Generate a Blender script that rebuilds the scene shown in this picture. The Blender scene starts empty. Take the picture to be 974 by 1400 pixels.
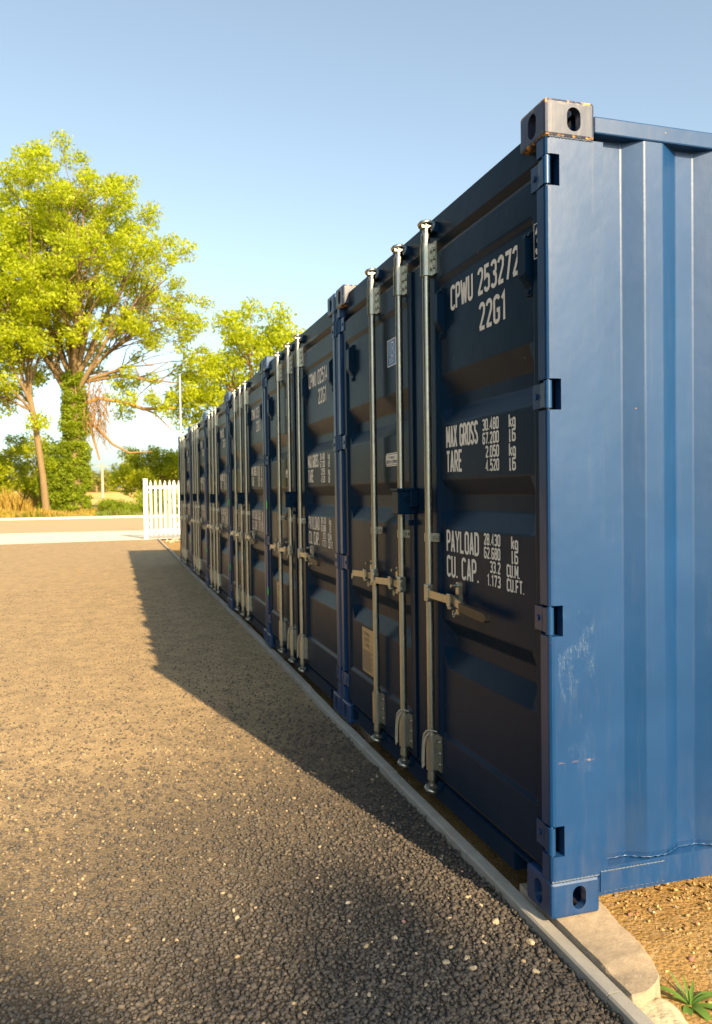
import bpy, bmesh, math, random
import numpy as np
from mathutils import Vector, Matrix
R = math.radians
scn = bpy.context.scene
col = scn.collection
# ------------------------------------------------------------------ camera
CAM_POS = Vector((-1.30002, -2.20576, 1.36978))
yaw, pitch, roll = 0.294871, -0.0243492, -0.0141044
cy_, sy_, cp_, sp_ = math.cos(yaw), math.sin(yaw), math.cos(pitch), math.sin(pitch)
fw = Vector((sy_*cp_, cy_*cp_, sp_)); r0 = Vector((cy_, -sy_, 0)); u0 = r0.cross(fw)
c_, s_ = math.cos(roll), math.sin(roll)
rt = c_*r0 + s_*u0; up = -s_*r0 + c_*u0
cam = bpy.data.cameras.new('camera'); camo = bpy.data.objects.new('camera', cam); col.objects.link(camo)
M = Matrix((rt, up, -fw)).transposed().to_4x4(); M.translation = CAM_POS
camo.matrix_world = M
cam.sensor_fit = 'VERTICAL'; cam.sensor_height = 36.0; cam.lens = 36*1084.71/1400
cam.clip_start = 0.05; cam.clip_end = 3000
cam.dof.use_dof = True; cam.dof.focus_distance = 3.3; cam.dof.aperture_fstop = 5.0
scn.camera = camo
# ------------------------------------------------------------------ light
SUN_TO = Vector((1.04, -4.51, 2.65)).normalized()
world = bpy.data.worlds.new("World"); scn.world = world; world.use_nodes = True
wn = world.node_tree; bg = wn.nodes['Background']
sky = wn.nodes.new('ShaderNodeTexSky'); sky.sky_type = 'NISHITA'; sky.sun_disc = False
sky.sun_elevation = math.asin(SUN_TO.z); sky.sun_rotation = math.atan2(SUN_TO.x, SUN_TO.y)
sky.air_density = 1.0; sky.dust_density = 2.2; sky.ozone_density = 1.2; sky.altitude = 0
hs = wn.nodes.new('ShaderNodeHueSaturation'); hs.inputs['Saturation'].default_value = 0.68
wn.links.new(sky.outputs[0], hs.inputs['Color']); mx = wn.nodes.new('ShaderNodeMix'); mx.data_type = 'RGBA'; mx.blend_type = 'MULTIPLY'; mx.inputs[0].default_value = 1.0; mx.inputs[7].default_value = (0.90, 1.0, 0.985, 1)
wn.links.new(hs.outputs[0], mx.inputs[6]); wn.links.new(mx.outputs[2], bg.inputs[0]); bg.inputs[1].default_value = 0.102
sun = bpy.data.lights.new('sun', 'SUN'); sun.energy = 5.0; sun.angle = R(0.55); sun.color = (1.0, 0.76, 0.45)
suno = bpy.data.objects.new('sun', sun); col.objects.link(suno)
suno.rotation_euler = SUN_TO.to_track_quat('Z', 'Y').to_euler()
scn.view_settings.view_transform = 'Standard'; scn.view_settings.look = 'None'
scn.view_settings.gamma = 1; scn.view_settings.use_curve_mapping = False
scn.view_settings.exposure = 1.35
scn.render.resolution_x = 712; scn.render.resolution_y = 1024
rng = np.random.default_rng(7); random.seed(7)

# ------------------------------------------------------------------ node helpers
def newmat(name):
    m = bpy.data.materials.new(name); m.use_nodes = True
    nt = m.node_tree; b = nt.nodes['Principled BSDF']
    return m, nt, b
def N(nt, t, **kw):
    n = nt.nodes.new(t)
    for k, v in kw.items():
        if k in n.inputs: n.inputs[k].default_value = v
        else: setattr(n, k, v)
    return n
def ramp(nt, fac, stops, interp='LINEAR'):
    r = nt.nodes.new('ShaderNodeValToRGB'); r.color_ramp.interpolation = interp
    e = r.color_ramp.elements
    while len(e) < len(stops): e.new(0.5)
    for i, (p, c) in enumerate(stops):
        e[i].position = p; e[i].color = (c, c, c, 1) if not hasattr(c, '__len__') else (*c, 1)
    nt.links.new(fac, r.inputs[0]); return r.outputs[0]
def mix(nt, fac, a, b, mode='MIX'):
    m = nt.nodes.new('ShaderNodeMix'); m.data_type = 'RGBA'; m.blend_type = mode
    for sock, v in ((m.inputs[0], fac), (m.inputs[6], a), (m.inputs[7], b)):
        if isinstance(v, bpy.types.NodeSocket): nt.links.new(v, sock)
        elif hasattr(v, '__len__'): sock.default_value = (*v[:3], 1)
        else: sock.default_value = v
    return m.outputs[2]
def math_(nt, op, a, b=None):
    m = nt.nodes.new('ShaderNodeMath'); m.operation = op
    for sock, v in ((m.inputs[0], a), (m.inputs[1], b)):
        if v is None: continue
        if isinstance(v, bpy.types.NodeSocket): nt.links.new(v, sock)
        else: sock.default_value = v
    return m.outputs[0]
def wpos(nt): return nt.nodes.new('ShaderNodeNewGeometry').outputs['Position']
def opos(nt): return nt.nodes.new('ShaderNodeTexCoord').outputs['Object']
def mapping(nt, vec, scale=(1, 1, 1), loc=(0, 0, 0)):
    m = nt.nodes.new('ShaderNodeMapping'); m.inputs['Scale'].default_value = scale; m.inputs['Location'].default_value = loc
    nt.links.new(vec, m.inputs[0]); return m.outputs[0]
def noise(nt, vec, scale, detail=4, rough=0.55, out=0):
    n = N(nt, 'ShaderNodeTexNoise', Scale=scale, Detail=detail, Roughness=rough); nt.links.new(vec, n.inputs['Vector']); return n.outputs[out]
def voro(nt, vec, scale, feature='F1', out='Distance', rnd=1.0):
    n = nt.nodes.new('ShaderNodeTexVoronoi'); n.feature = feature
    n.inputs['Scale'].default_value = scale; n.inputs['Randomness'].default_value = rnd
    nt.links.new(vec, n.inputs['Vector']); return n.outputs[out]
def bump(nt, h, dist, strength=1.0, prev=None):
    b = nt.nodes.new('ShaderNodeBump'); b.inputs['Distance'].default_value = dist; b.inputs['Strength'].default_value = strength
    nt.links.new(h, b.inputs['Height'])
    if prev is not None: nt.links.new(prev, b.inputs['Normal'])
    return b.outputs[0]
L = lambda nt, a, b: nt.links.new(a, b)

# ------------------------------------------------------------------ materials
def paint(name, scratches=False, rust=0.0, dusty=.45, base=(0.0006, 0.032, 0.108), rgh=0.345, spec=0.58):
    m, nt, b = newmat(name); P = opos(nt)
    n1 = noise(nt, P, 2.3, 5, 0.6); n2 = noise(nt, mapping(nt, P, (9, 9, 1.3)), 3.0, 4)
    colr = mix(nt, ramp(nt, n1, [(0.3, 0.0), (0.75, 1.0)]), base, tuple(min(1, c*1.22+.002) for c in base))
    dust = ramp(nt, n2, [(0.55, 0.0), (0.85, 0.16*dusty)])
    colr = mix(nt, dust, colr, (0.16, 0.15, 0.13))
    sz_ = N(nt, 'ShaderNodeSeparateXYZ'); L(nt, P, sz_.inputs[0])
    low = math_(nt, 'MULTIPLY', ramp(nt, sz_.outputs[2], [(0.05, .55), (0.42, 0.0)]), ramp(nt, noise(nt, mapping(nt, P, (14, 14, 5)), 1.0, 7, .7), [(.42, 0.0), (.72, .75)]))
    colr = mix(nt, math_(nt, 'MULTIPLY', low, dusty*.55), colr, (0.24, 0.18, 0.11))
    runs = ramp(nt, noise(nt, mapping(nt, P, (38, 38, .9), (3, 1, 7)), 1.0, 5, .7), [(.60, 0.0), (.74, .28*dusty)])
    colr = mix(nt, runs, colr, (0.19, 0.15, 0.12))
    # sparse chips
    ch = voro(nt, P, 9.0); chm = ramp(nt, ch, [(0.018, 1.0), (0.030, 0.0)])
    colr = mix(nt, chm, colr, (0.22, 0.13, 0.07))
    rr = math_(nt, 'ADD', math_(nt, 'MULTIPLY', n1, 0.14), rgh-0.07)
    if scratches:
        sx = N(nt, 'ShaderNodeSeparateXYZ'); L(nt, P, sx.inputs[0])
        z = sx.outputs[2]; x = sx.outputs[0]
        inz = math_(nt, 'MULTIPLY', ramp(nt, z, [(0.40, 0.0), (0.42, 1.0)]), ramp(nt, z, [(0.985, 1.0), (1.0, 0.0)]))
        def band(v, lo, hi, s=0.008):
            a = math_(nt, 'MULTIPLY', math_(nt, 'GREATER_THAN', v, lo), math_(nt, 'LESS_THAN', v, hi)); return a
        zone = math_(nt, 'MULTIPLY', band(z, 0.46, 0.985), band(x, 0.035, 0.165))
        w = noise(nt, mapping(nt, P, (55, 1, 6)), 1.0, 6, 0.7)
        lines = ramp(nt, w, [(0.497, 0.0), (0.502, 1.0), (0.505, 1.0), (0.512, 0.0)])
        w2 = noise(nt, mapping(nt, P, (7, 1, 90), (3, 0, 0)), 1.0, 5, 0.7)
        lines2 = ramp(nt, w2, [(0.50, 0.0), (0.504, 1.0), (0.508, 0.0)])
        gate = ramp(nt, noise(nt, mapping(nt, P, (1, 1, 1), (4, 2, 1.3)), 11.0, 3), [(0.50, 0.0), (0.58, 1.0)])
        topz = ramp(nt, z, [(0.60, 0.35), (0.78, 1.0)])
        sc = math_(nt, 'MULTIPLY', math_(nt, 'MULTIPLY', math_(nt, 'MAXIMUM', lines, math_(nt, 'MULTIPLY', lines2, 0.6)), zone), math_(nt, 'MULTIPLY', gate, topz))
        colr = mix(nt, math_(nt, 'MULTIPLY', sc, 0.45), colr, (0.30, 0.35, 0.40))
        hz = math_(nt, 'MULTIPLY', band(z, 0.497, 0.503), band(x, 0.03, 0.185))
        hz = math_(nt, 'MULTIPLY', hz, ramp(nt, noise(nt, mapping(nt, P, (38, 1, 120)), 1.0, 4), [(0.50, 0.0), (0.62, .8)]))
        hz = math_(nt, 'MULTIPLY', hz, ramp(nt, x, [(.10, .25), (.16, .8)])); colr = mix(nt, hz, colr, (0.30, 0.17, 0.09))
    if rust > 0:
        nr = noise(nt, P, 34.0, 6, 0.7); msk = ramp(nt, nr, [(0.66, 0.0), (0.70, 1.0)])
        sx = N(nt, 'ShaderNodeSeparateXYZ'); L(nt, P, sx.inputs[0])
        nw = math_(nt, 'ADD', sx.outputs[2], math_(nt, 'MULTIPLY', math_(nt, 'SUBTRACT', noise(nt, P, 60, 3), 0.5), 0.03))
        edge = math_(nt, 'MAXIMUM', ramp(nt, math_(nt, 'SUBTRACT', nw, 2.0), [(0.575, 0.0), (0.588, 1.0)]), ramp(nt, math_(nt, 'SUBTRACT', nw, 2.0), [(0.474, 1.0), (0.484, 0.0)]))
        msk2 = math_(nt, 'MULTIPLY', edge, ramp(nt, noise(nt, P, 45.0, 4), [(0.50, 0.0), (0.58, 1.0)]))
        msk = math_(nt, 'MAXIMUM', math_(nt, 'MULTIPLY', msk, 0.75), msk2)
        streak = ramp(nt, noise(nt, mapping(nt, P, (70, 70, 5)), 1.0, 4), [(0.5, 0.0), (0.75, 0.4)])
        colr = mix(nt, streak, colr, (0.15, 0.13, 0.12))
        colr = mix(nt, msk, colr, mix(nt, nr, (0.55, 0.22, 0.04), (0.75, 0.42, 0.08)))
        rr = math_(nt, 'ADD', rr, math_(nt, 'MULTIPLY', msk, 0.3))
    L(nt, colr, b.inputs['Base Color']); L(nt, rr, b.inputs['Roughness'])
    b.inputs['Specular IOR Level'].default_value = spec
    bp = bump(nt, noise(nt, P, 180, 3), 0.0006, 0.25, bump(nt, noise(nt, P, 5.0, 3), 0.006, 0.35))
    L(nt, bp, b.inputs['Normal'])
    return m
BLUE = paint('blue_paint'); POST = paint('blue_paint_scuffed', scratches=True); CAST = paint('blue_paint_rusting', rust=1.0, base=(0.022, 0.030, 0.060))
SHADED_BLUE = paint('navy_door_paint', dusty=.08, base=(0.0022, 0.0155, 0.038), rgh=0.33, spec=0.075)  # darker copy of the blue paint, door-end shade put into its base colour

def simple(name, c, rgh=0.6, metal=0.0, var=0.15, nscale=20.0, bmp=0.0, bscale=100.0):
    m, nt, b = newmat(name); P = opos(nt)
    n = noise(nt, P, nscale, 5, 0.6)
    cc = mix(nt, n, tuple(x*(1-var) for x in c), tuple(min(1, x*(1+var)) for x in c))
    L(nt, cc, b.inputs['Base Color']); b.inputs['Roughness'].default_value = rgh; b.inputs['Metallic'].default_value = metal
    if bmp: L(nt, bump(nt, noise(nt, P, bscale, 4), bmp), b.inputs['Normal'])
    return m
GALV, nt, b = newmat('galvanised_steel'); P = opos(nt)
sp = voro(nt, P, 90.0, out='Color')
gcol = mix(nt, noise(nt, P, 9.0, 4), (0.34, 0.34, 0.29), (0.52, 0.51, 0.44)); gcol = mix(nt, 0.10, gcol, sp, 'MULTIPLY')
L(nt, gcol, b.inputs['Base Color']); b.inputs['Metallic'].default_value = 0.95
L(nt, math_(nt, 'ADD', math_(nt, 'MULTIPLY', noise(nt, P, 40, 4), 0.25), 0.22), b.inputs['Roughness'])
L(nt, bump(nt, noise(nt, P, 60, 4), 0.0008, 0.4), b.inputs['Normal'])
RUBBER = simple('black_rubber', (0.018, 0.016, 0.014), 0.55)
GRIP = simple('dark_brown_grip', (0.05, 0.035, 0.02), 0.5)
WHITE = simple('white_lettering', (0.78, 0.77, 0.72), 0.55, var=0.05)
STK_BLUE = simple('sticker_blue', (0.03, 0.16, 0.42), 0.35, var=0.05)
STK_INK = simple('sticker_ink', (0.03, 0.05, 0.09), 0.5)
PLATE = simple('metal_data_plate', (0.42, 0.36, 0.24), 0.4, metal=0.6)
ROPE = simple('pale_rope', (0.36, 0.32, 0.25), 0.9, bmp=0.001, bscale=400)
WELD = simple('weld_bead', (0.06, 0.085, 0.13), 0.45, var=0.5, nscale=120, bmp=0.002, bscale=300)
GREEN = simple('bright_green', (0.02, 0.75, 0.05), 0.5)
DARK = simple('matt_black', (0.006, 0.006, 0.007), 1.0); DARK.node_tree.nodes['Principled BSDF'].inputs['Specular IOR Level'].default_value = 0.0  # near black, also stands in for shade in the hinge slots
FENCEW = simple('white_fence_paint', (0.62, 0.62, 0.60), 0.45, var=0.05)
TIMBER = simple('pale_timber', (0.42, 0.25, 0.11), 0.8, nscale=8, var=0.3)
POLEM = simple('grey_pole_metal', (0.55, 0.55, 0.55), 0.4, metal=0.4)
WOODP = simple('weathered_pole_wood', (0.35, 0.29, 0.22), 0.85)

# ------------------------------------------------------------------ mesh helper
class MB:
    def __init__(s): s.v = []; s.f = []; s.sm = []
    def add(s, vs, fs, smooth=False):
        o = len(s.v); s.v += [tuple(v) for v in vs]; s.f += [tuple(i+o for i in f) for f in fs]; s.sm += [smooth]*len(fs)
    def box(s, x0, x1, y0, y1, z0, z1):
        s.add([(x, y, z) for x in (x0, x1) for y in (y0, y1) for z in (z0, z1)],
              [(0, 1, 3, 2), (4, 6, 7, 5), (0, 4, 5, 1), (2, 3, 7, 6), (0, 2, 6, 4), (1, 5, 7, 3)])
    def cbox(s, x0, x1, y0, y1, z0, z1, c=0.004):
        """box with chamfered edges"""
        bm = bmesh.new(); bmesh.ops.create_cube(bm, size=1)
        for v in bm.verts:
            v.co = Vector(((x0+x1)/2+v.co.x*(x1-x0), (y0+y1)/2+v.co.y*(y1-y0), (z0+z1)/2+v.co.z*(z1-z0)))
        bmesh.ops.bevel(bm, geom=bm.edges[:], offset=c, segments=2, affect='EDGES', profile=0.5)
        bm.verts.index_update(); s.add([v.co for v in bm.verts], [[v.index for v in f.verts] for f in bm.faces]); bm.free()
    def tube(s, pts, rad, seg=10, caps=True, smooth=True):
        pts = [Vector(p) for p in pts]; n = len(pts)
        rad = rad if hasattr(rad, '__len__') else [rad]*n
        vs = []; fs = []; prev = None
        for i, p in enumerate(pts):
            t = (pts[min(i+1, n-1)]-pts[max(i-1, 0)]).normalized()
            if prev is None:
                a = Vector((0, 0, 1)) if abs(t.z) < 0.9 else Vector((1, 0, 0)); u = t.cross(a).normalized()
            else:
                u = (prev-t*prev.dot(t)); u = u.normalized() if u.length > 1e-6 else t.orthogonal().normalized()
            prev = u; w = t.cross(u)
            for k in range(seg):
                a = 2*math.pi*k/seg; vs.append(p+(u*math.cos(a)+w*math.sin(a))*rad[i])
        for i in range(n-1):
            for k in range(seg):
                k2 = (k+1) % seg; fs.append((i*seg+k, i*seg+k2, (i+1)*seg+k2, (i+1)*seg+k))
        s.add(vs, fs, smooth)
        if caps: s.add(vs[:seg], [tuple(range(seg))[::-1]]); s.add(vs[-seg:], [tuple(range(seg))])
    def lathe(s, cx, cy, prof, seg=14):
        vs = []; fs = []; n = len(prof)
        for z, r in prof:
            for k in range(seg): a = 2*math.pi*k/seg; vs.append((cx+r*math.cos(a), cy+r*math.sin(a), z))
        for i in range(n-1):
            for k in range(seg):
                k2 = (k+1) % seg; fs.append((i*seg+k, i*seg+k2, (i+1)*seg+k2, (i+1)*seg+k))
        fs.append(tuple(range(seg))[::-1]); fs.append(tuple(range((n-1)*seg, n*seg)))
        s.add(vs, fs, False)
    def prism(s, poly, axis, a, b):
        """poly of 2D points extruded along axis ('x','y','z')"""
        n = len(poly)
        def mk(p, t): return {'y': (p[0], t, p[1]), 'x': (t, p[0], p[1]), 'z': (p[0], p[1], t)}[axis]
        s.add([mk(p, a) for p in poly]+[mk(p, b) for p in poly],
              [tuple(range(n)), tuple(range(n, 2*n))[::-1]]+[(i, i+n, (i+1) % n+n, (i+1) % n) for i in range(n)])
    def mesh(s, name, mat):
        me = bpy.data.meshes.new(name); me.from_pydata(s.v, [], s.f); me.materials.append(mat)
        me.polygons.foreach_set('use_smooth', s.sm)
        bm = bmesh.new(); bm.from_mesh(me); bmesh.ops.recalc_face_normals(bm, faces=bm.faces); bm.to_mesh(me); bm.free()
        me.update(); return me
    def build(s, name, mat, parent=None, loc=None):
        return link(name, s.mesh(name, mat), parent, loc)
def link(name, me, parent=None, loc=None):
    o = bpy.data.objects.new(name, me); col.objects.link(o)
    if parent is not None: o.parent = parent
    if loc is not None: o.location = loc
    return o
def tag(o, label=None, cat=None, group=None, kind=None):
    if label: o['label'] = label
    if cat: o['category'] = cat
    if group: o['group'] = group
    if kind: o['kind'] = kind
    return o
def empty(name, loc=(0, 0, 0)):
    o = bpy.data.objects.new(name, None); col.objects.link(o); o.location = loc; o.empty_display_size = 0.2; return o
def npmesh(name, V, F, mat, smooth=False, attr=None):
    """V (n,3), F (m,k) arrays"""
    me = bpy.data.meshes.new(name); k = F.shape[1]
    me.vertices.add(len(V)); me.vertices.foreach_set('co', np.ascontiguousarray(V, dtype=np.float32).ravel())
    me.loops.add(F.size); me.loops.foreach_set('vertex_index', F.ravel().astype(np.int32))
    me.polygons.add(len(F)); me.polygons.foreach_set('loop_start', np.arange(0, F.size, k, dtype=np.int32))
    if smooth: me.polygons.foreach_set('use_smooth', np.ones(len(F), dtype=bool))
    me.update(calc_edges=True); me.materials.append(mat)
    if attr is not None:
        a = me.attributes.new('tint', 'FLOAT', 'POINT'); a.data.foreach_set('value', attr.astype(np.float32))
    return me

# ------------------------------------------------------------------ GROUND
KERB = [(-4.0, -0.003), (-0.344, -0.003), (1.484, -0.005), (2.398, -0.004), (5, 0.016), (12, 0.026), (24.2, 0.02)]
def kerbx(y):
    for (a, xa), (b, xb) in zip(KERB, KERB[1:]):
        if y <= b: return xa+(xb-xa)*(y-a)/(b-a)
    return KERB[-1][1]

# asphalt / gravel lot
GR, nt, b = newmat('rolled_asphalt_planings'); P = wpos(nt)
xyz = N(nt, 'ShaderNodeSeparateXYZ'); L(nt, P, xyz.inputs[0])
wob = math_(nt, 'MULTIPLY', math_(nt, 'SUBTRACT', noise(nt, P, 1.1, 3), 0.5), 1.6)
yy = math_(nt, 'ADD', xyz.outputs[1], wob)
tt = math_(nt, 'SUBTRACT', yy, math_(nt, 'MULTIPLY', xyz.outputs[0], 0.9))
dustA = ramp(nt, math_(nt, 'MULTIPLY', tt, 0.1), [(0.11, 0.0), (0.23, .45), (0.38, 1.0)])
v1 = voro(nt, P, 95.0); v1c = voro(nt, P, 95.0, out='Color'); v2 = voro(nt, P, 210.0, out='Color')
hsv = N(nt, 'ShaderNodeSeparateColor'); L(nt, v1c, hsv.inputs[0])
hs2 = N(nt, 'ShaderNodeSeparateColor'); L(nt, v2, hs2.inputs[0])
stone = ramp(nt, hsv.outputs[0], [(0.0, (0.034, 0.032, 0.030)), (0.55, (0.060, 0.054, 0.048)), (0.9, (0.09, 0.078, 0.065)), (1.0, (0.13, 0.10, 0.07))])
dusty = ramp(nt, hs2.outputs[0], [(0.0, (0.32, 0.225, 0.120)), (0.5, (0.47, 0.335, 0.180)), (0.94, (0.55, 0.40, 0.22)), (0.97, (0.42, 0.34, 0.22)), (1.0, (0.60, 0.50, 0.36))])
patch = ramp(nt, noise(nt, P, 7.0, 8, 0.75), [(0.36, 0.0), (0.62, 1.0)])
dmask = math_(nt, 'MULTIPLY', dustA, math_(nt, 'ADD', math_(nt, 'MULTIPLY', patch, 0.45), 0.55))
gc = mix(nt, dmask, stone, dusty)
gc = mix(nt, ramp(nt, v1, [(0.35, 0.0), (0.65, 0.35)]), gc, (0.05, 0.04, 0.03))
L(nt, gc, b.inputs['Base Color']); b.inputs['Roughness'].default_value = 0.9; b.inputs['Specular IOR Level'].default_value = 0.25
hgt = math_(nt, 'MULTIPLY', v1, -1.0)
n1 = bump(nt, hgt, 0.008, 0.55); n2 = bump(nt, noise(nt, P, 40, 6, 0.75), 0.006, 0.25, n1)
L(nt, n2, b.inputs['Normal'])
def sheet(name, pts, z, mat, kind='structure'):
    m = MB(); m.add([(x, y, z) for x, y in pts], [tuple(range(len(pts)))])
    return tag(m.build(name, mat), kind=kind)
# lot as strips following kerb
m = MB(); ys = [-4.0, -0.344, 1.484, 2.398, 5, 12, 24.2]
for a, c in zip(ys, ys[1:]):
    m.add([(-40, a, -.06), (kerbx(a)-.02, a, -.06), (kerbx(c)-.02, c, -.06), (-40, c, -.06)], [(0, 1, 2, 3)])
m.add([(-40, -12, -.06), (-1.0, -12, -.06), (kerbx(-4)-.02, -4, -.06), (-40, -4, -.06)], [(0, 1, 2, 3)])
m.add([(-40, 24.2, -.06), (kerbx(24)-.02, 24.2, -.06), (-.3, 24.45, -.06), (-6, 23.9+.31, -.06), (-40, 24.21, -.06)], [(0, 1, 2, 3, 4)])
tag(m.build('gravel_lot', GR), kind='structure')

# base earth to horizon
EARTH, nt, b = newmat('rough_grass_earth'); P = wpos(nt)
c1 = mix(nt, noise(nt, P, 0.35, 6, .7), (0.10, 0.105, 0.03), (0.26, 0.19, 0.06))
L(nt, c1, b.inputs['Base Color']); b.inputs['Roughness'].default_value = 1.0
L(nt, bump(nt, noise(nt, P, 3, 6, .7), 0.15), b.inputs['Normal'])
sheet('ground', [(-1500, -1500), (1500, -1500), (1500, 1500), (-1500, 1500)], -0.25, EARTH)

# soil
SOIL, nt, b = newmat('sandy_soil'); P = wpos(nt)
ns = noise(nt, P, 9, 8, .7)
sc = mix(nt, ns, (0.24, 0.14, 0.050), (0.47, 0.30, 0.115))
vc = voro(nt, P, 60, out='Color'); sv = N(nt, 'ShaderNodeSeparateColor'); L(nt, vc, sv.inputs[0])
sc = mix(nt, ramp(nt, sv.outputs[1], [(0.75, 0.0), (1.0, 0.5)]), sc, (0.42, 0.32, 0.2))
L(nt, sc, b.inputs['Base Color']); b.inputs['Roughness'].default_value = 1.0; b.inputs['Specular IOR Level'].default_value = .1
L(nt, bump(nt, math_(nt, 'MULTIPLY', voro(nt, P, 70), -1), 0.008, .8, bump(nt, noise(nt, P, 25, 8, .75), 0.03, .8)), b.inputs['Normal'])
def heightgrid(name, xs, ys, hf, mat):
    X, Y = np.meshgrid(xs, ys, indexing='ij'); Z = hf(X, Y)
    V = np.stack([X, Y, Z], -1).reshape(-1, 3); nx, ny = len(xs), len(ys)
    i = np.arange(nx-1)[:, None]*ny+np.arange(ny-1)[None]; F = np.stack([i, i+ny, i+ny+1, i+1], -1).reshape(-1, 4)
    return npmesh(name, V, F, mat, smooth=True)
def sines(X, Y, seed, base, n=14, f0=1.0, f1=20.0, amp=0.01):
    r = np.random.default_rng(seed); Z = np.zeros_like(X)+base
    for k in range(n):
        f = f0*(f1/f0)**(k/(n-1)); a = r.uniform(0, 2*np.pi); ph = r.uniform(0, 6.28)
        Z = Z+amp/(1+.5*k)*np.sin(f*(X*np.cos(a)+Y*np.sin(a))+ph)
    return Z
def clampx(ys_):  # left boundary follows kerb
    return np.array([kerbx(y)+.02 for y in ys_])
ysn = np.linspace(-3.5, 2.6, 150); xn = np.linspace(0, 1, 150)**1.3
X = clampx(ysn)[None, :]+xn[:, None]*6.5; Y = np.repeat(ysn[None], 150, 0)
Z = sines(X, Y, 3, -0.085, amp=0.007, f0=2, f1=60)
V = np.stack([X, Y, Z], -1).reshape(-1, 3); i = np.arange(149)[:, None]*150+np.arange(149)[None]
F = np.stack([i, i+150, i+151, i+1], -1).reshape(-1, 4)
tag(link('soil', npmesh('soil', V, F, SOIL, True)), kind='structure')
m = MB()
for a, c in zip([2.6, 5, 12], [5, 12, 24.2]):
    m.add([(kerbx(a)+.02, a, -.085), (9, a, -.085), (9, c, -.085), (kerbx(c)+.02, c, -.085)], [(0, 1, 2, 3)])
tag(m.build('soil_under_containers', SOIL), kind='structure')

# kerb
CONC, nt, b = newmat('kerb_concrete'); P = wpos(nt)
cc = mix(nt, noise(nt, P, 18, 8, .7), (0.27, 0.245, 0.21), (0.42, 0.385, 0.33))
cc = mix(nt, ramp(nt, noise(nt, P, 5, 5, .7), [(.5, 0), (.75, .6)]), cc, (0.22, 0.17, 0.11))
L(nt, cc, b.inputs['Base Color']); b.inputs['Roughness'].default_value = .9
L(nt, bump(nt, noise(nt, P, 160, 5, .7), 0.002, .7), b.inputs['Normal'])
m = MB(); y = -4.0; w = .0255
while y < 24.2:
    y1 = min(y+.914, 24.2); g = .0025; x0, x1 = kerbx(y+g), kerbx(y1-g); j = random.uniform(-.003, .003); jz = random.uniform(-.002, .002)
    t = -.02+jz
    vs = []
    for yy_, xx in ((y+g, x0+j), (y1-g, x1+j)):
        for dx, z in ((-w, -.2), (-w, t-.006), (-w+.006, t), (w-.006, t), (w, t-.006), (w, -.2)): vs.append((xx+dx, yy_, z))
    m.add(vs, [(0, 1, 7, 6), (1, 2, 8, 7), (2, 3, 9, 8), (3, 4, 10, 9), (4, 5, 11, 10), (0, 1, 2, 3, 4, 5), (6, 7, 8, 9, 10, 11)])
    y = y1
tag(m.build('kerb', CONC), kind='structure')

# concrete apron, road, verge
APR = simple('pale_concrete', (0.60, 0.54, 0.44), .9, nscale=1.5, var=.14, bmp=.004, bscale=30)
ROADM, nt, b = newmat('worn_road'); P = wpos(nt)
L(nt, mix(nt, noise(nt, mapping(nt, P, (.3, 2, 1)), 1.5, 6, .7), (0.32, 0.225, 0.135), (0.46, 0.335, 0.20)), b.inputs['Base Color']); b.inputs['Roughness'].default_value = .9
m = MB(); m.add([(-60, 24.0, -.056), (-6, 23.9, -.056), (-.3, 24.45, -.056), (9, 24.6, -.056), (9, 33, -.056), (-.2, 31.5, -.056), (-60, 35.5, -.056)], [tuple(range(7))])
tag(m.build('concrete_apron', APR), kind='structure')
sheet('road', [(-80, 30.5), (60, 30.5), (60, 52.3), (-80, 52.3)], -0.060, ROADM)
m = MB(); m.box(-80, 60, 52.3, 52.6, -.3, .06); tag(m.build('verge_kerb', APR), kind='structure')
VER, nt, b = newmat('verge_grass_ground'); P = wpos(nt)
L(nt, mix(nt, noise(nt, P, .5, 6, .7), (0.11, 0.11, 0.025), (0.33, 0.20, 0.05)), b.inputs['Base Color']); b.inputs['Roughness'].default_value = 1
xs = np.linspace(-60, 60, 160); ys_ = np.linspace(52.6, 78, 50)
tag(link('verge', heightgrid('verge', xs, ys_, lambda X, Y: sines(X, Y, 5, 0.0, f0=.2, f1=2, amp=.09)*np.clip((Y-52.6)/2, 0, 1)+.055+.35*np.clip((Y-53)/12, 0, 1), VER)), kind='structure')
FLD = simple('stubble_field', (0.50, 0.34, 0.09), 1.0, nscale=.3, var=.25)
xs = np.linspace(-90, 90, 60); ys_ = np.linspace(78, 190, 50)
tag(link('field', heightgrid('field', xs, ys_, lambda X, Y: .35+(Y-78)/112*2.6+sines(X, Y, 9, 0, f0=.05, f1=.3, amp=.3), FLD)), kind='structure')

# ------------------------------------------------------------------ gravel stones (stuff)
STM, nt, b = newmat('loose_stone'); P = wpos(nt)
at = nt.nodes.new('ShaderNodeAttribute'); at.attribute_name = 'tint'
sc = ramp(nt, at.outputs['Fac'], [(0.0, (0.030, 0.031, 0.035)), (0.18, (0.075, 0.058, 0.045)), (0.34, (0.042, 0.042, 0.043)), (0.5, (0.085, 0.073, 0.062)), (0.62, (0.055, 0.052, 0.052)), (0.76, (0.115, 0.095, 0.078)), (0.84, (0.17, 0.135, 0.095)), (0.93, (0.40, 0.29, 0.165)), (0.97, (0.36, 0.28, 0.18)), (1.0, (0.48, 0.42, 0.33))])
sc = mix(nt, noise(nt, P, 300, 4), sc, mix(nt, 0.5, sc, (0.10, 0.08, 0.06)))
L(nt, sc, b.inputs['Base Color']); b.inputs['Roughness'].default_value = .85; b.inputs['Specular IOR Level'].default_value = .3
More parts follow.
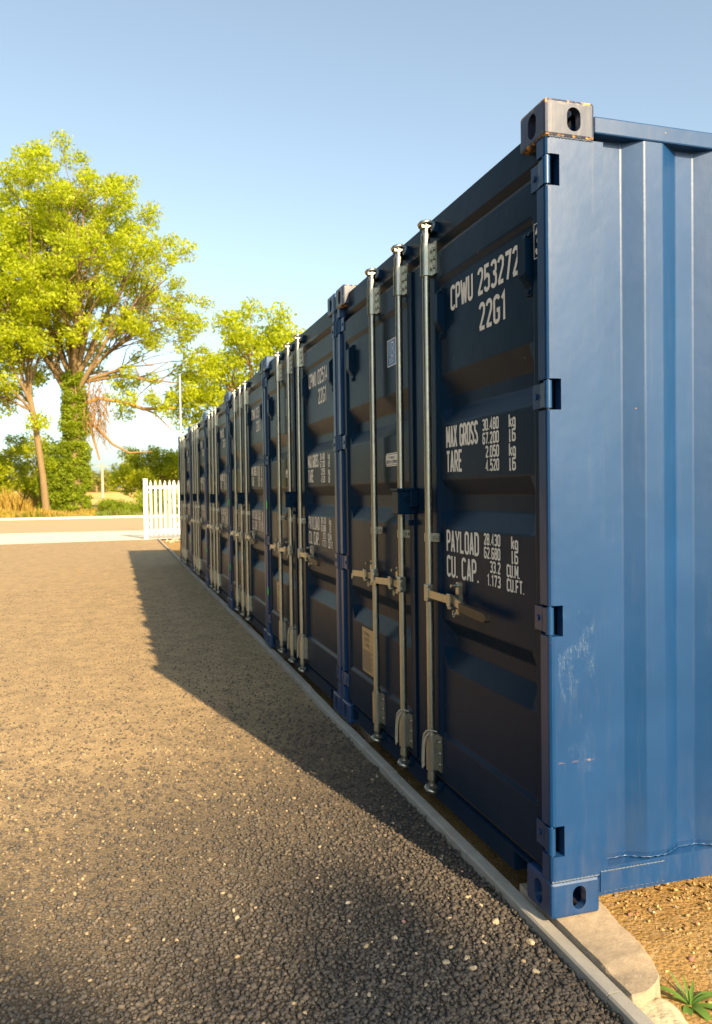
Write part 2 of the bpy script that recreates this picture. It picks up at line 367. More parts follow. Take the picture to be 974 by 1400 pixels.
# icosphere template
bm = bmesh.new(); bmesh.ops.create_icosphere(bm, subdivisions=1, radius=1.0); bm.verts.index_update()
ICO = np.array([v.co[:] for v in bm.verts]); ICF = np.array([[v.index for v in f.verts] for f in bm.faces]); bm.free()
def rotm(n):
    q = rng.normal(size=(n, 4)); q /= np.linalg.norm(q, axis=1)[:, None]; w, x, y, z = q.T
    return np.stack([1-2*(y*y+z*z), 2*(x*y-z*w), 2*(x*z+y*w), 2*(x*y+z*w), 1-2*(x*x+z*z), 2*(y*z-x*w), 2*(x*z-y*w), 2*(y*z+x*w), 1-2*(x*x+y*y)], 1).reshape(n, 3, 3)
def stones(pos, size, tint):
    n = len(pos); R3 = rotm(n)
    V = ICO[None]*(1+rng.uniform(-.38, .34, (n, 12, 1)))
    V = V*rng.uniform(.6, 1.15, (n, 1, 3)); V = np.einsum('nij,nkj->nki', R3, V); V[:, :, 2] *= .75
    V = V*size[:, None, None]+pos[:, None]
    F = (ICF[None]+np.arange(n)[:, None, None]*12).reshape(-1, 3)
    return V.reshape(-1, 3), F, np.repeat(tint, 12)
kx = np.vectorize(kerbx)
def field_pts(n, y0, y1, xl, margin=.045):
    Y = rng.uniform(y0, y1, n); X = rng.uniform(xl, .05, n); k = kx(Y)-margin
    ok = X < k; return X[ok], Y[ok]
n = 125000; Y = -.62+11.5*rng.random(n)**2.6; X = rng.uniform(-1, .0, n); k = kx(Y)-.029
xl = -1.9-.33*(Y+.6); X = k+X*(k-xl); s0 = .0038+.0078*rng.random(n)**2*np.clip(1.25-Y*.16, .35, 1)
near_k = np.clip(1-(kx(Y)-.026-X)/.022, 0, 1); pos = np.stack([X, Y, -.06+s0*.42+.016*near_k*rng.random(n)], 1); sz = s0; tint = rng.random(n)*.80
pale = rng.random(n) < .006
d = np.clip((Y-.9*X-1.0+rng.normal(0, .45, n)+.5*np.sin(X*3+1)*np.sin(Y*2.3))/2.4, 0, 1)
keep = rng.random(n) > d*.62
tint = tint*(1-.42*d)+.53*d; tint = np.clip(tint, 0, .94); tint[pale] = rng.uniform(.95, 1.0, pale.sum())
pos, sz, tint = pos[keep], sz[keep], tint[keep]
V, F, T = stones(pos, sz, tint)
tag(link('loose_gravel', npmesh('loose_gravel', V, F, STM, False, T)), 'dark crushed stone gravel covering the yard beside the kerb', 'gravel', kind='stuff')
# soil crumbs
SCM, nt, b = newmat('soil_crumb'); at = nt.nodes.new('ShaderNodeAttribute'); at.attribute_name = 'tint'
L(nt, ramp(nt, at.outputs['Fac'], [(0, (0.18, 0.10, 0.038)), (.5, (0.34, 0.215, 0.085)), (.85, (0.48, 0.34, 0.16)), (.93, (0.30, 0.10, 0.05)), (.96, (.12, .11, .11)), (1, (0.55, 0.46, 0.33))]), b.inputs['Base Color']); b.inputs['Roughness'].default_value = .95
n = 9000; X = rng.uniform(.0, 2.2, n); Y = rng.uniform(-1.1, 1.2, n); ok = X > kx(Y)+.04; X = X[ok]; Y = Y[ok]
s = .0025+.0075*rng.random(len(X))**4; p = np.stack([X, Y, -.084+s*.2], 1)
V, F, T = stones(p, s, rng.random(len(X)))
n2 = 3500; Y2 = rng.uniform(1.2, 15, n2); X2 = kx(Y2)+.035+rng.random(n2)**2*.5; s2 = .004+.010*rng.random(n2)**3
V2, F2, T2 = stones(np.stack([X2, Y2, -.084+s2*.3], 1), s2, rng.random(n2)*.8)
tag(link('soil_crumbs', npmesh('soil_crumbs', np.concatenate([V, V2]), np.concatenate([F, F2+len(V)]), SCM, False, np.concatenate([T, T2]))), 'crumbly golden brown soil and grit under the container side', 'soil', kind='stuff')

# individual pale stones
PST, nt, b = newmat('cream_stone'); P = opos(nt)
L(nt, mix(nt, noise(nt, P, 60, 6, .7), (0.27, 0.20, 0.12), (0.44, 0.37, 0.26)), b.inputs['Base Color']); b.inputs['Roughness'].default_value = .9
L(nt, bump(nt, noise(nt, P, 120, 5), .002), b.inputs['Normal'])
PINK = simple('pinkish_stone', (0.34, 0.19, 0.15), .85)
bm = bmesh.new(); bmesh.ops.create_icosphere(bm, subdivisions=3, radius=1.0); bm.verts.index_update()
IC3 = [v.co.copy() for v in bm.verts]; IF3 = [[v.index for v in f.verts] for f in bm.faces]; bm.free()
def rock(name, loc, size, mat, seed, flat=.6):
    r = random.Random(seed); dirs = [(Vector((r.gauss(0, 1), r.gauss(0, 1), r.gauss(0, 1))).normalized(), r.uniform(.45, .85)) for _ in range(12)]
    sc = Vector((r.uniform(.8, 1.25), r.uniform(.7, 1.1), flat)); a = r.uniform(0, 6.28); ca, sa = math.cos(a), math.sin(a); vs = []
    for v in IC3:
        q = v.copy()
        for dd, h in dirs:
            t = q.dot(dd)
            if t > h: q -= dd*(t-h)
        q = Vector((q.x*sc.x, q.y*sc.y, q.z*sc.z))*size; vs.append((q.x*ca-q.y*sa, q.x*sa+q.y*ca, q.z))
    m = MB(); m.add(vs, IF3); return m.build(name, mat, None, loc)
STONES = [((-0.473, 0.156), 12), ((-0.121, 0.143), 16), ((-0.36, 0.158), 8), ((-0.521, 0.083), 9), ((-0.44, 0.056), 10), ((-0.529, 0.021), 10), ((-0.51, -0.03), 9), ((-0.571, 0.03), 8), ((-0.323, 0.055), 9), ((-0.372, -0.019), 13), ((-0.3, -0.015), 12), ((-0.305, -0.066), 11), ((-0.201, 0.079), 8), ((-0.214, 0.045), 10), ((-0.129, -0.001), 9), ((-0.075, 0.0), 14), ((-0.075, -0.111), 11), ((-0.137, -0.142), 12), ((-0.638, -0.089), 8), ((-0.47, -0.099), 7), ((-0.436, -0.156), 8), ((-0.315, 0.518), 8), ((-0.105, 0.634), 9), ((-0.183, 0.986), 10), ((-0.611, 0.623), 7), ((-0.986, 0.361), 8), ((-1.181, 0.382), 8), ((-0.83, -0.11), 7), ((-0.24, -0.182), 6), ((-0.502, -0.194), 6)]
for i, ((x, y), s) in enumerate(STONES):
    x = min(x, kerbx(y)-.030-s*.0009)
    o = rock('pale_stone', (x, y, -.056+s*.0002), s*.00105, PST, 100+i)
    tag(o, 'small cream coloured stone lying loose on the dark gravel beside the kerb', 'stone', 'cream stones scattered on the dark gravel')
tag(rock('pink_stone', (-.415, .237, -.054), .0115, PINK, 55), 'dull pink stone among the cream stones on the dark gravel', 'stone')

# ------------------------------------------------------------------ concrete footings
FOOT, nt, b = newmat('footing_concrete'); P = wpos(nt)
fc = mix(nt, ramp(nt, noise(nt, P, 22, 10, .8), [(.35, 0), (.65, 1)]), (0.29, 0.215, 0.14), (0.44, 0.34, 0.225))
L(nt, fc, b.inputs['Base Color']); b.inputs['Roughness'].default_value = .95
L(nt, bump(nt, noise(nt, P, 150, 6, .75), .004, .8), b.inputs['Normal'])
def footing(y0, y1, near):
    # outline on ground plane, rounded at near end
    m = MB(); o = []
    if near:
        o = [(.035, .25), (.035, -.2), (-.01, -.30), (-.005, -.345), (.04, -.372), (.09, -.365), (.135, -.345), (.168, -.31), (.183, -.25), (.187, -.18), (.195, -.10), (.21, -.02), (.30, .05), (.34, .25)]
        o = [(max(x, kerbx(y)+.044), y) for x, y in o]
    else:
        o = [(.09, y0), (.09, y1), (.40, y1), (.40, y0)]
    n = len(o); cx = sum(p[0] for p in o)/n; cyy = sum(p[1] for p in o)/n
    ins = [(cx+(x-cx)*.955, cyy+(y-cyy)*.985) for x, y in o]
    rr = random.Random(4)
    vs = [(x, y, -.2) for x, y in o]+[(x, y, -.022+rr.uniform(-.003, .003)) for x, y in o]+[(x, y, -.002-(.012 if (near and y < -.2) else 0)) for x, y in ins]
    m.add(vs, [(i, (i+1) % n, (i+1) % n+n, i+n) for i in range(n)]+[(i+n, (i+1) % n+n, (i+1) % n+2*n, i+2*n) for i in range(n)]+[tuple(range(2*n, 3*n))])
    return m
def foot_right(y):
    return np.interp(y, [-.385, -.382, -.375, -.36, -.34, -.31, -.27, -.20, -.08, 0, .25], [.035, .055, .085, .115, .145, .168, .184, .197, .208, .22, .26])
ysn = np.concatenate([np.linspace(-.385, -.30, 24), np.linspace(-.295, .25, 60)]); xn = np.concatenate([[0, .0005], np.linspace(.01, 1, 58)])
fr_ = foot_right
def foot_right(y): return fr_(y)+.0018*np.sin(y*37+1)+.0010*np.sin(y*91)
lx = kx(ysn)+.0265; X = lx[None, :]+xn[:, None]*(foot_right(ysn)-lx)[None, :]; Y = np.repeat(ysn[None], 60, 0)
edge = np.minimum((foot_right(ysn)-lx)[None, :]*(1-xn[:, None]), (Y+.387)*1.1)
Z = -.003-.10*np.clip(1-edge/.009, 0, 1)**1.5-.010*np.clip((-.235-Y+.05*(X-.1))/.05, 0, 1)+sines(X, Y, 77, 0, n=10, f0=12, f1=420, amp=.0007)
Z = np.where(Y > -.02, np.minimum(Z, -.002), Z); Z[0, :] = -.12
V = np.stack([X, Y, Z], -1).reshape(-1, 3); i_ = np.arange(59)[:, None]*84+np.arange(83)[None]
F = np.stack([i_, i_+84, i_+85, i_+1], -1).reshape(-1, 4)
o = link('concrete_footing', npmesh('concrete_footing', V, F, FOOT, True))
tag(o, 'cream concrete footing with a rounded end under the nearest container corner', 'footing')
names = ['under the joint of the first and second containers', 'under the joint of the second and third containers', 'under the joint of the third and fourth containers',
         'under the joint of the fourth and fifth containers', 'under the joint of the fifth and farthest containers']
PITCH = 2.4775
for i in range(5):
    yc = PITCH*(i+1)-.02
    o = footing(yc-.28, yc+.28, False).build('concrete_footing', FOOT)
    tag(o, 'pale concrete footing '+names[i], 'footing', 'concrete footings under the container joints')
# rough mortar haunch beside the footing
ysn = np.linspace(-1.4, -.34, 90); xn = np.linspace(0, 1, 40)
X = (kx(ysn)+.026)[None, :]+xn[:, None]*(.155+.02*np.sin(ysn*14))[None, :]; Y = np.repeat(ysn[None], 40, 0)
prof = np.clip(1.25-xn**3*1.35, -.2, 1)[:, None]
Z = -.095+.052*prof*np.clip((-.34-Y)/.015, .6, 1)+sines(X, Y, 21, 0, n=16, f0=15, f1=260, amp=.0055)
V = np.stack([X, Y, Z], -1).reshape(-1, 3); i = np.arange(39)[:, None]*90+np.arange(89)[None]
F = np.stack([i, i+90, i+91, i+1], -1).reshape(-1, 4)
HAU = simple('rough_mortar', (0.46, 0.39, 0.25), .98, nscale=30, var=.22, bmp=.006, bscale=70)
o = link('mortar_haunch', npmesh('mortar_haunch', V, F, HAU, True)); tag(o, 'crumbly cream mortar haunch along the inside of the kerb at the bottom right', 'mortar')

# weed
LEAF1, nt, b = newmat('weed_leaf'); P = opos(nt)
L(nt, mix(nt, noise(nt, P, 30, 4), (0.07, 0.16, 0.02), (0.14, 0.24, 0.04)), b.inputs['Base Color']); b.inputs['Roughness'].default_value = .5
tr = nt.nodes.new('ShaderNodeBsdfTranslucent'); tr.inputs[0].default_value = (0.18, 0.32, 0.03, 1)
ms = nt.nodes.new('ShaderNodeMixShader'); ms.inputs[0].default_value = .35; L(nt, b.outputs[0], ms.inputs[1]); L(nt, tr.outputs[0], ms.inputs[2]); L(nt, ms.outputs[0], nt.nodes['Material Output'].inputs[0])
def blade(m, base, ang, length, width, rise, droop, n=9):
    d = Vector((math.cos(ang), math.sin(ang), 0)); side = Vector((-d.y, d.x, 0)); vs = []; fs = []
    for i in range(n+1):
        t = i/n; p = Vector(base)+d*length*t+Vector((0, 0, rise*t-droop*t*t))
        w = width*math.sin(math.pi*min(1, (t*.93+.05)))**.8*(1-.25*t)
        vs += [p-side*w+Vector((0, 0, w*.35)), p, p+side*w+Vector((0, 0, w*.35))]
    for i in range(n):
        for k in range(2): fs.append((i*3+k, i*3+k+1, (i+1)*3+k+1, (i+1)*3+k))
    m.add(vs, fs, True)
wr = empty('weed', (.215, -.375, -.085)); tag(wr, 'small green leafy weed growing in the soil beside the mortar at the bottom right', 'weed')
for ang, ln, wd, rs, dr in ((2.35, .125, .011, .10, .085), (1.75, .075, .0045, .085, .02), (1.15, .07, .0045, .06, .01), (.15, .11, .012, .055, .05), (-.7, .12, .013, .05, .06), (-1.45, .085, .017, .04, .05), (-2.4, .07, .015, .035, .05), (.7, .05, .006, .05, .0), (-.2, .10, .010, .07, .05), (2.9, .05, .008, .05, .02)):
    m = MB(); blade(m, (0, 0, 0), ang, ln, wd, rs, dr); m.build('leaf', LEAF1, wr)
m = MB(); m.tube([(0, 0, -.01), (.002, .001, .02), (.0, .004, .045)], [.0035, .003, .0018], 7); m.build('stem', LEAF1, wr)

# ------------------------------------------------------------------ CONTAINER
H, W = 2.591, 2.438
def applied(o):
    dg = bpy.context.evaluated_depsgraph_get(); me = bpy.data.meshes.new_from_object(o.evaluated_get(dg)); return me
def casting_mesh():
    """bottom/top near corner casting at origin corner: x 0..178, y 0..162, z 0..118"""
    m = MB(); m.cbox(0, .178, 0, .162, 0, .118, .010); base = m.build('tmp', BLUE)
    cut = MB(); cut.box(.028, .150, .028, .134, .026, .092)
    def slot(axis, c, hl, r, a, b_):
        pts = []
        for k in range(12): t = math.pi*k/11; pts.append((c[0]+r*math.cos(t), c[1]+hl+r*math.sin(t)))
        for k in range(12): t = math.pi+math.pi*k/11; pts.append((c[0]+r*math.cos(t), c[1]-hl+r*math.sin(t)))
        q = MB(); q.prism(pts, axis, a, b_); return q
    tools = [cut, slot('y', (.102, .060), .013, .0245, -.02, .05), slot('x', (.081, .060), .014, .0255, -.02, .05), slot('z', (.089, .081), .030, .031, -.05, .2)]
    objs = []
    for t in tools:
        c = t.build('tmpc', BLUE); objs.append(c)
        md = base.modifiers.new('b', 'BOOLEAN'); md.operation = 'DIFFERENCE'; md.solver = 'EXACT'; md.object = c
    bpy.context.view_layer.update(); me = applied(base)
    for c in objs+[base]: bpy.data.objects.remove(c)
    return me
CM = casting_mesh()
def casting_variant(x, y, z, fx, fy, fz, mat):
    me = CM.copy(); n = len(me.vertices); a = np.empty(n*3, np.float32); me.vertices.foreach_get('co', a); a = a.reshape(-1, 3)
    if fx: a[:, 0] = -a[:, 0]
    if fy: a[:, 1] = -a[:, 1]
    if fz: a[:, 2] = .118-a[:, 2]
    a += np.array([x, y, z]); me.vertices.foreach_set('co', a.ravel())
    if (fx+fy+fz) % 2: me.flip_normals()
    me.materials.clear(); me.materials.append(mat); me.update(); return me

# --- stroke lettering
def arc(cx, cy, rx, ry, a0, a1, n=7): return [(cx+rx*math.cos(R(a0+(a1-a0)*i/n)), cy+ry*math.sin(R(a0+(a1-a0)*i/n))) for i in range(n+1)]
r_ = .16
def rr(x0, y0, x1, y1, rx=.17, ry=.13):  # closed rounded rect
    return arc(x1-rx, y1-ry, rx, ry, 0, 90)+arc(x0+rx, y1-ry, rx, ry, 90, 180)+arc(x0+rx, y0+ry, rx, ry, 180, 270)+arc(x1-rx, y0+ry, rx, ry, 270, 360)
G = {
 'C': ([arc(.25, .83, .2, .13, 0, 180)+arc(.25, .17, .2, .13, 180, 360)], .5), 'P': ([[(.05, 0), (.05, 1)], [(.05, .96)]+arc(.25, .80, .2, .16, 90, 0)+arc(.25, .60, .2, .14, 0, -90)+[(.05, .46)]], .5),
 'W': ([[(.03, 1), (.19, 0)], [(.19, 0), (.35, .85)], [(.35, .85), (.51, 0)], [(.51, 0), (.67, 1)]], .70), 'U': ([[(.05, 1)]+arc(.25, .17, .2, .13, 180, 360)+[(.45, 1)]], .5),
 '2': ([arc(.25, .80, .2, .16, 180, 0)+[(.43, .62), (.06, .06)], [(.03, .05), (.47, .05)]], .5), '5': ([[(.44, .96), (.08, .96), (.08, .55)]+arc(.25, .44, .2, .16, 110, 0)+arc(.25, .20, .2, .16, 0, -180)], .5),
 '3': ([arc(.25, .81, .2, .15, 170, 0)+arc(.25, .66, .2, .12, 0, -80)+[(.2, .53)], [(.27, .525)]+arc(.25, .36, .2, .15, 80, 0)+arc(.25, .19, .2, .15, 0, -170)], .5),
 '7': ([[(.04, .95), (.46, .95), (.20, 0)]], .5), 'G': ([arc(.25, .83, .2, .13, 0, 180)+arc(.25, .17, .2, .13, 180, 360)+[(.45, .46), (.26, .46)]], .5),
 '1': ([[(.06, .80), (.24, .97), (.24, 0)]], .36), 'M': ([[(.05, 0), (.05, 1)], [(.05, 1), (.32, .25)], [(.32, .25), (.59, 1)], [(.59, 1), (.59, 0)]], .64), 'A': ([[(.04, 0), (.25, 1)], [(.25, 1), (.46, 0)], [(.11, .28), (.39, .28)]], .5),
 'X': ([[(.03, 0), (.47, 1)], [(.03, 1), (.47, 0)]], .5), 'R': ([[(.05, 0), (.05, 1)], [(.05, .96)]+arc(.25, .80, .2, .16, 90, 0)+arc(.25, .62, .2, .14, 0, -90)+[(.05, .48)], [(.26, .46), (.47, 0)]], .5),
 'O': ([rr(.05, .04, .45, .96)+['c']], .5), '0': ([rr(.05, .04, .45, .96)+['c']], .5), 'S': ([arc(.25, .80, .2, .16, 10, 180)+arc(.25, .70, .2, .16, 180, 240)+[(.38, .40)]+arc(.25, .22, .2, .18, 40, -170)], .5),
 'T': ([[(.02, .95), (.48, .95)], [(.25, .95), (.25, 0)]], .5), 'E': ([[(.46, .95), (.06, .95), (.06, .05), (.46, .05)], [(.06, .5), (.38, .5)]], .5), 'Y': ([[(.02, 1), (.25, .48), (.48, 1)], [(.25, .5), (.25, 0)]], .5),
 'L': ([[(.06, 1), (.06, .05), (.46, .05)]], .5), 'D': ([[(.05, .04), (.05, .96)]+arc(.25, .80, .2, .16, 90, 0)+arc(.25, .20, .2, .16, 0, -90)+['c']], .5), '.': ([[(.08, .0), (.08, .10)]], .2),
 '4': ([[(.34, 0), (.34, 1), (.04, .27), (.47, .27)]], .5), '6': ([arc(.25, .82, .2, .14, 10, 180)+[(.05, .22)]+arc(.25, .19, .2, .15, 180, 360)+arc(.25, .40, .2, .15, 0, 170)], .5),
 '8': ([rr(.07, .53, .43, .96, .16, .13)+['c'], rr(.05, .04, .45, .52, .18, .14)+['c']], .5), '9': ([arc(.25, .18, .2, .14, 190, 360)+[(.45, .78)]+arc(.25, .81, .2, .15, 0, 180)+arc(.25, .60, .2, .15, 180, 350)], .5),
 'k': ([[(.06, 0), (.06, 1)], [(.43, .66), (.09, .30)], [(.18, .40), (.46, 0)]], .48), 'g': ([rr(.05, .04, .42, .66, .16, .12)+['c'], [(.42, .66), (.42, -.1)]+arc(.24, -.12, .18, .13, 0, -170)], .48),
 'l': ([[(.10, 1), (.10, .04), (.24, .04)]], .3), 'b': ([[(.06, 0), (.06, 1)], [(.06, .58)]+arc(.26, .46, .18, .14, 100, 0)+arc(.26, .18, .18, .14, 0, -100)+[(.06, .08)]], .5), 'F': ([[(.46, .95), (.06, .95), (.06, 0)], [(.06, .5), (.38, .5)]], .5),
 'I': ([[(.08, 0), (.08, 1)]], .16), 'N': ([[(.05, 0), (.05, 1), (.45, 0), (.45, 1)]], .5), 'Q': ([rr(.05, .04, .45, .96)+['c'], [(.3, .2), (.48, -.04)]], .5), 'V': ([[(.02, 1), (.25, 0), (.48, 1)]], .5), '-': ([[(.06, .48), (.34, .48)]], .4), ' ': ([], .3)}
def ribbon(m, pts, t, org, sx, sz, x):
    closed = pts[-1] == 'c'; pts = [p for p in pts if p != 'c']
    q = [Vector((p[0]*sx, p[1]*sz)) for p in pts]
    w = [q[0]]
    for p in q[1:]:
        if (p-w[-1]).length > 1e-6: w.append(p)
    q = w; n = len(q)
    if closed and (q[0]-q[-1]).length < 1e-6: q = q[:-1]; n -= 1
    L_, R_ = [], []
    for i in range(n):
        a = q[i-1] if (i > 0 or closed) else None; c = q[(i+1) % n] if (i < n-1 or closed) else None
        d1 = (q[i]-a).normalized() if a is not None else None; d2 = (c-q[i]).normalized() if c is not None else None
        if d1 is None: d1 = d2
        if d2 is None: d2 = d1
        nn = Vector((-d1.y, d1.x))+Vector((-d2.y, d2.x))
        if nn.length < 1e-4: nn = Vector((-d1.y, d1.x))
        nn.normalize(); k = 1/max(.55, nn.dot(Vector((-d1.y, d1.x))))
        L_.append(q[i]+nn*t/2*k); R_.append(q[i]-nn*t/2*k)
    vs = [(x, org[0]-p.x, org[1]+p.y) for p in L_]+[(x, org[0]-p.x, org[1]+p.y) for p in R_]
    fs = [(i, (i+1) % n, (i+1) % n+n, i+n) for i in range(n if closed else n-1)]
    m.add(vs, fs)
def text(m, s, yl, yr, z, h, x, wt=.13, right=False):
    """letters on plane x, running from y=yl (left) down to y=yr"""
    gap = .13; tot = sum(G[c][1]+gap for c in s)-gap; sx = (yl-yr)/tot; u = yl; j = 0
    for c in s:
        for st in G[c][0]:
            if st: ribbon(m, list(st), (wt*h if h > .06 else .19*h) if h > .03 else .17*h, (u, z), sx, h, x-.00015*(j % 4)); j += 1
        u -= (G[c][1]+gap)*sx

def ident_text(m, s):
    a, b_ = s.split(); text(m, a, .797, .592, 2.108, .096, XO-.0012, .16); text(m, b_, .546, .228, 2.108, .096, XO-.0012, .16)
# --- door leaf height field
XF, XO, XI = .020, .031, .070
def door_mesh(y0, y1, pa, pb):
    """leaf from y0 to y1; ribbed panel between pa and pb"""
    ysl = [(y0, 0, 0), (pa-.012, 0, 0), (pa, 1, 0), (pa+.045, 1, 1), (pb-.055, 1, 1), (pb, 1, 0), (pb+.012, 0, 0), (y1, 0, 0)]
    zl = [(.135, 0, 0), (.325, 0, 0), (.342, 1, 0), (.625, 1, 0), (.709, 1, 1), (.768, 1, 1), (.828, 1, 0), (1.215, 1, 0), (1.290, 1, 1), (1.353, 1, 1), (1.420, 1, 0),
          (1.650, 1, 0), (1.719, 1, 1), (1.772, 1, 1), (1.860, 1, 0), (2.238, 1, 0), (2.262, 0, 0), (2.378, 0, 0)]
    nz = len(zl); vs = []; fs = []
    for y, p, rb in ysl:
        for z, pz, rz in zl:
            x = XF+(XO-XF)*p*pz+(XI-XO)*rb*rz
            vs.append((x, y, z))
    for i in range(len(ysl)-1):
        for k in range(nz-1): a = i*nz+k; fs.append((a, a+nz, a+nz+1, a+1))
    # back & sides
    o = len(vs); xb = .085; vs += [(xb, y0, .135), (xb, y1, .135), (xb, y1, 2.378), (xb, y0, 2.378)]
    fs.append((o, o+1, o+2, o+3)); last = (len(ysl)-1)*nz
    fs.append(tuple(range(0, nz))+(o+3, o)); fs.append(tuple(range(last, last+nz))+(o+2, o+1))
    fs.append(tuple(i*nz for i in range(len(ysl)))+(o+1, o)); fs.append(tuple(i*nz+nz-1 for i in range(len(ysl)))+(o+2, o+3))
    m = MB(); m.add(vs, fs); me = m.mesh('door', SHADED_BLUE)
    bm = bmesh.new(); bm.from_mesh(me)
    es = [e for e in bm.edges if len(e.link_faces) == 2 and e.calc_face_angle(0) > .12 and min(v.co.x for v in e.verts) < .08]
    bmesh.ops.bevel(bm, geom=es, offset=.005, segments=2, affect='EDGES', profile=.5); bm.to_mesh(me); bm.free()
    return me
BX = -.006   # locking bar axis
def make_bar(parent, by, hdir):
    ln, cat_, = (.375, .27) if hdir < 0 else (.34, .10)
    m = MB(); m.tube([(BX, by, .125), (BX, by, 2.455)], .0165, 16)
    m.tube([(BX, by, 2.425), (BX, by, 2.470)], .020, 16); m.tube([(BX, by, .120), (BX, by, .150)], .0195, 16); m.tube([(BX, by, .322), (BX, by, .332)], .0205, 16)
    lb = m.build('locking_bar', GALV, parent)
    # cams top & bottom
    for z0, s in ((2.462, 1), (.128, -1)):
        m = MB(); m.tube([(BX, by, z0-.004), (BX, by, z0+s*.006), (BX, by, z0+s*.012), (BX, by, z0+s*.034)], [.0205, .0205, .015, .0165], 14)
        m.prism([(BX-.024, by-.020), (BX+.034, by-.018), (BX+.034, by-.004), (BX+.010, by+.004), (BX+.004, by+.026), (BX-.018, by+.024)], 'z', z0+s*.030, z0+s*.044)
        hk = [(BX-.016, by+.022), (BX-.026, by+.006), (BX-.024, by-.014), (BX-.008, by-.026), (BX+.012, by-.022), (BX+.020, by-.010)]
        m.tube([(x, y, z0+s*(.042+.0035*i)) for i, (x, y) in enumerate(hk)], [.008, .009, .0095, .009, .008, .006], 8)
        m.tube([(BX+.006, by+.010, z0+s*.040), (BX+.008, by+.012, z0+s*.072)], [.0085, .006], 8)
        m.build('cam_end', GALV, parent)
        m = MB()  # keeper welded on header / sill
        m.cbox(.006, .040, by-.044, by-.028, min(z0+s*.008, z0+s*.044), max(z0+s*.008, z0+s*.044), .003)
        m.cbox(.004, .040, by+.030, by+.046, min(z0+s*.008, z0+s*.044), max(z0+s*.008, z0+s*.044), .003)
        m.cbox(.000, .038, by-.030, by+.034, min(z0+s*.046, z0+s*.056), max(z0+s*.046, z0+s*.056), .003)
        m.build('cam_keeper', SHADED_BLUE, parent)
    # bearing brackets
    for z0, z1 in ((2.290, 2.425), (.165, .322)):
        m = MB(); n = 10; prof = [(BX+.026, by+.0245)]
        for k in range(n+1): a = R(90+180*k/n); prof.append((BX+.0245*math.cos(a), by+.0245*math.sin(a)))
        prof += [(.012, by-.0245), (.012, by-.062), (.0195, by-.062), (.0195, by+.0245)]
        m.prism(prof, 'z', z0, z1)
        for zz in (z0+.03, (z0+z1)/2, z1-.03): m.tube([(.013, by-.044, zz), (.006, by-.044, zz)], .0085, 8)
        m.tube([(.013, by+.03, z0+.03), (.008, by+.03, z0+.03)], .006, 6)
        m.build('bearing_bracket', GALV, parent)
    # mid guide clip
    m = MB(); z0, z1 = 1.155, 1.192; prof = []
    for k in range(11): a = R(90+180*k/10); prof.append((BX+.0205*math.cos(a), by+.0205*math.sin(a)))
    prof += [(.014, by-.021), (.014, by-.060), (.0195, by-.060), (.0195, by+.0205)]
    m.prism(prof, 'z', z0, z1); m.tube([(.014, by-.044, 1.173), (.007, by-.044, 1.173)], .007, 8); m.build('guide_clip', GALV, parent)
    # hub + handle
    zc = .932; s = hdir
    m = MB(); m.cbox(-.029, .010, by-.019, by+.015, zc-.036, zc+.040, .006)
    m.tube([(-.012, by-.026, zc+.012), (-.012, by+.020, zc+.012)], .010, 10); m.tube([(-.012, by-.024, zc-.018), (-.012, by+.020, zc-.018)], .007, 10)
    m.build('handle_hub', GALV, parent)
    q_ = cat_/.185; pts = [(0, 0), (.08*q_, 0), (.145*q_, .002), (.165*q_, .008), (.185*q_, .008), (.205*q_, 0), (ln, -.014)]
    m = MB(); hh = .016; xs_ = -.022
    vs = []
    for a, dz in pts:
        xoff = xs_ if a < .14*q_ else xs_-.004
        for dx in (0, .009):
            for k in (-hh, hh): vs.append((xoff+dx, by+s*(a+.012), zc+dz+k))
    fs = []
    for i in range(len(pts)-1):
        a = i*4; fs += [(a, a+1, a+5, a+4), (a+2, a+6, a+7, a+3), (a, a+4, a+6, a+2), (a+1, a+3, a+7, a+5)]
    fs += [(0, 2, 3, 1), tuple(len(vs)-4+i for i in (0, 1, 3, 2))]; m.add(vs, fs)
    if s > 0: m.prism([(by+s*ln, zc-.04), (by+s*(ln+.03), zc-.048), (by+s*(ln+.03), zc-.020), (by+s*ln, zc-.006)], 'x', xs_-.005, xs_+.003)
    m.build('handle', GALV, parent)
    if s < 0:
        m = MB(); y_ = by+s*.36
        m.prism([(y_, zc-.030), (y_, zc+.004), (by+s*.575, zc-.006), (by+s*.590, zc-.014), (by+s*.590, zc-.032), (by+s*.575, zc-.040)], 'x', xs_-.012, xs_+.010)
        m.build('handle_grip', GRIP, parent)
    # retainer / catch
    yc = by+s*cat_
    m = MB(); m.prism([(yc-.015, zc-.056), (yc+.015, zc-.056), (yc+.015, zc+.062), (yc+.008, zc+.074), (yc-.008, zc+.074), (yc-.015, zc+.062)], 'x', .002, .0195)
    m.cbox(-.036, .004, yc-.014, yc+.014, zc-.032, zc-.022, .002)
    m.cbox(-.040, -.032, yc-.014, yc+.014, zc-.022, zc+.030, .002)
    ring = [(-.012+.0, yc+.012*math.cos(a), zc-.052+.012*math.sin(a)) for a in [2*math.pi*k/12 for k in range(13)]]
    m.tube(ring, .004, 6, caps=False)
    m.tube([(-.026, yc, zc+.060), (.004, yc, zc+.060)], .007, 8)
    m.build('handle_catch', GALV, parent)
    return lb
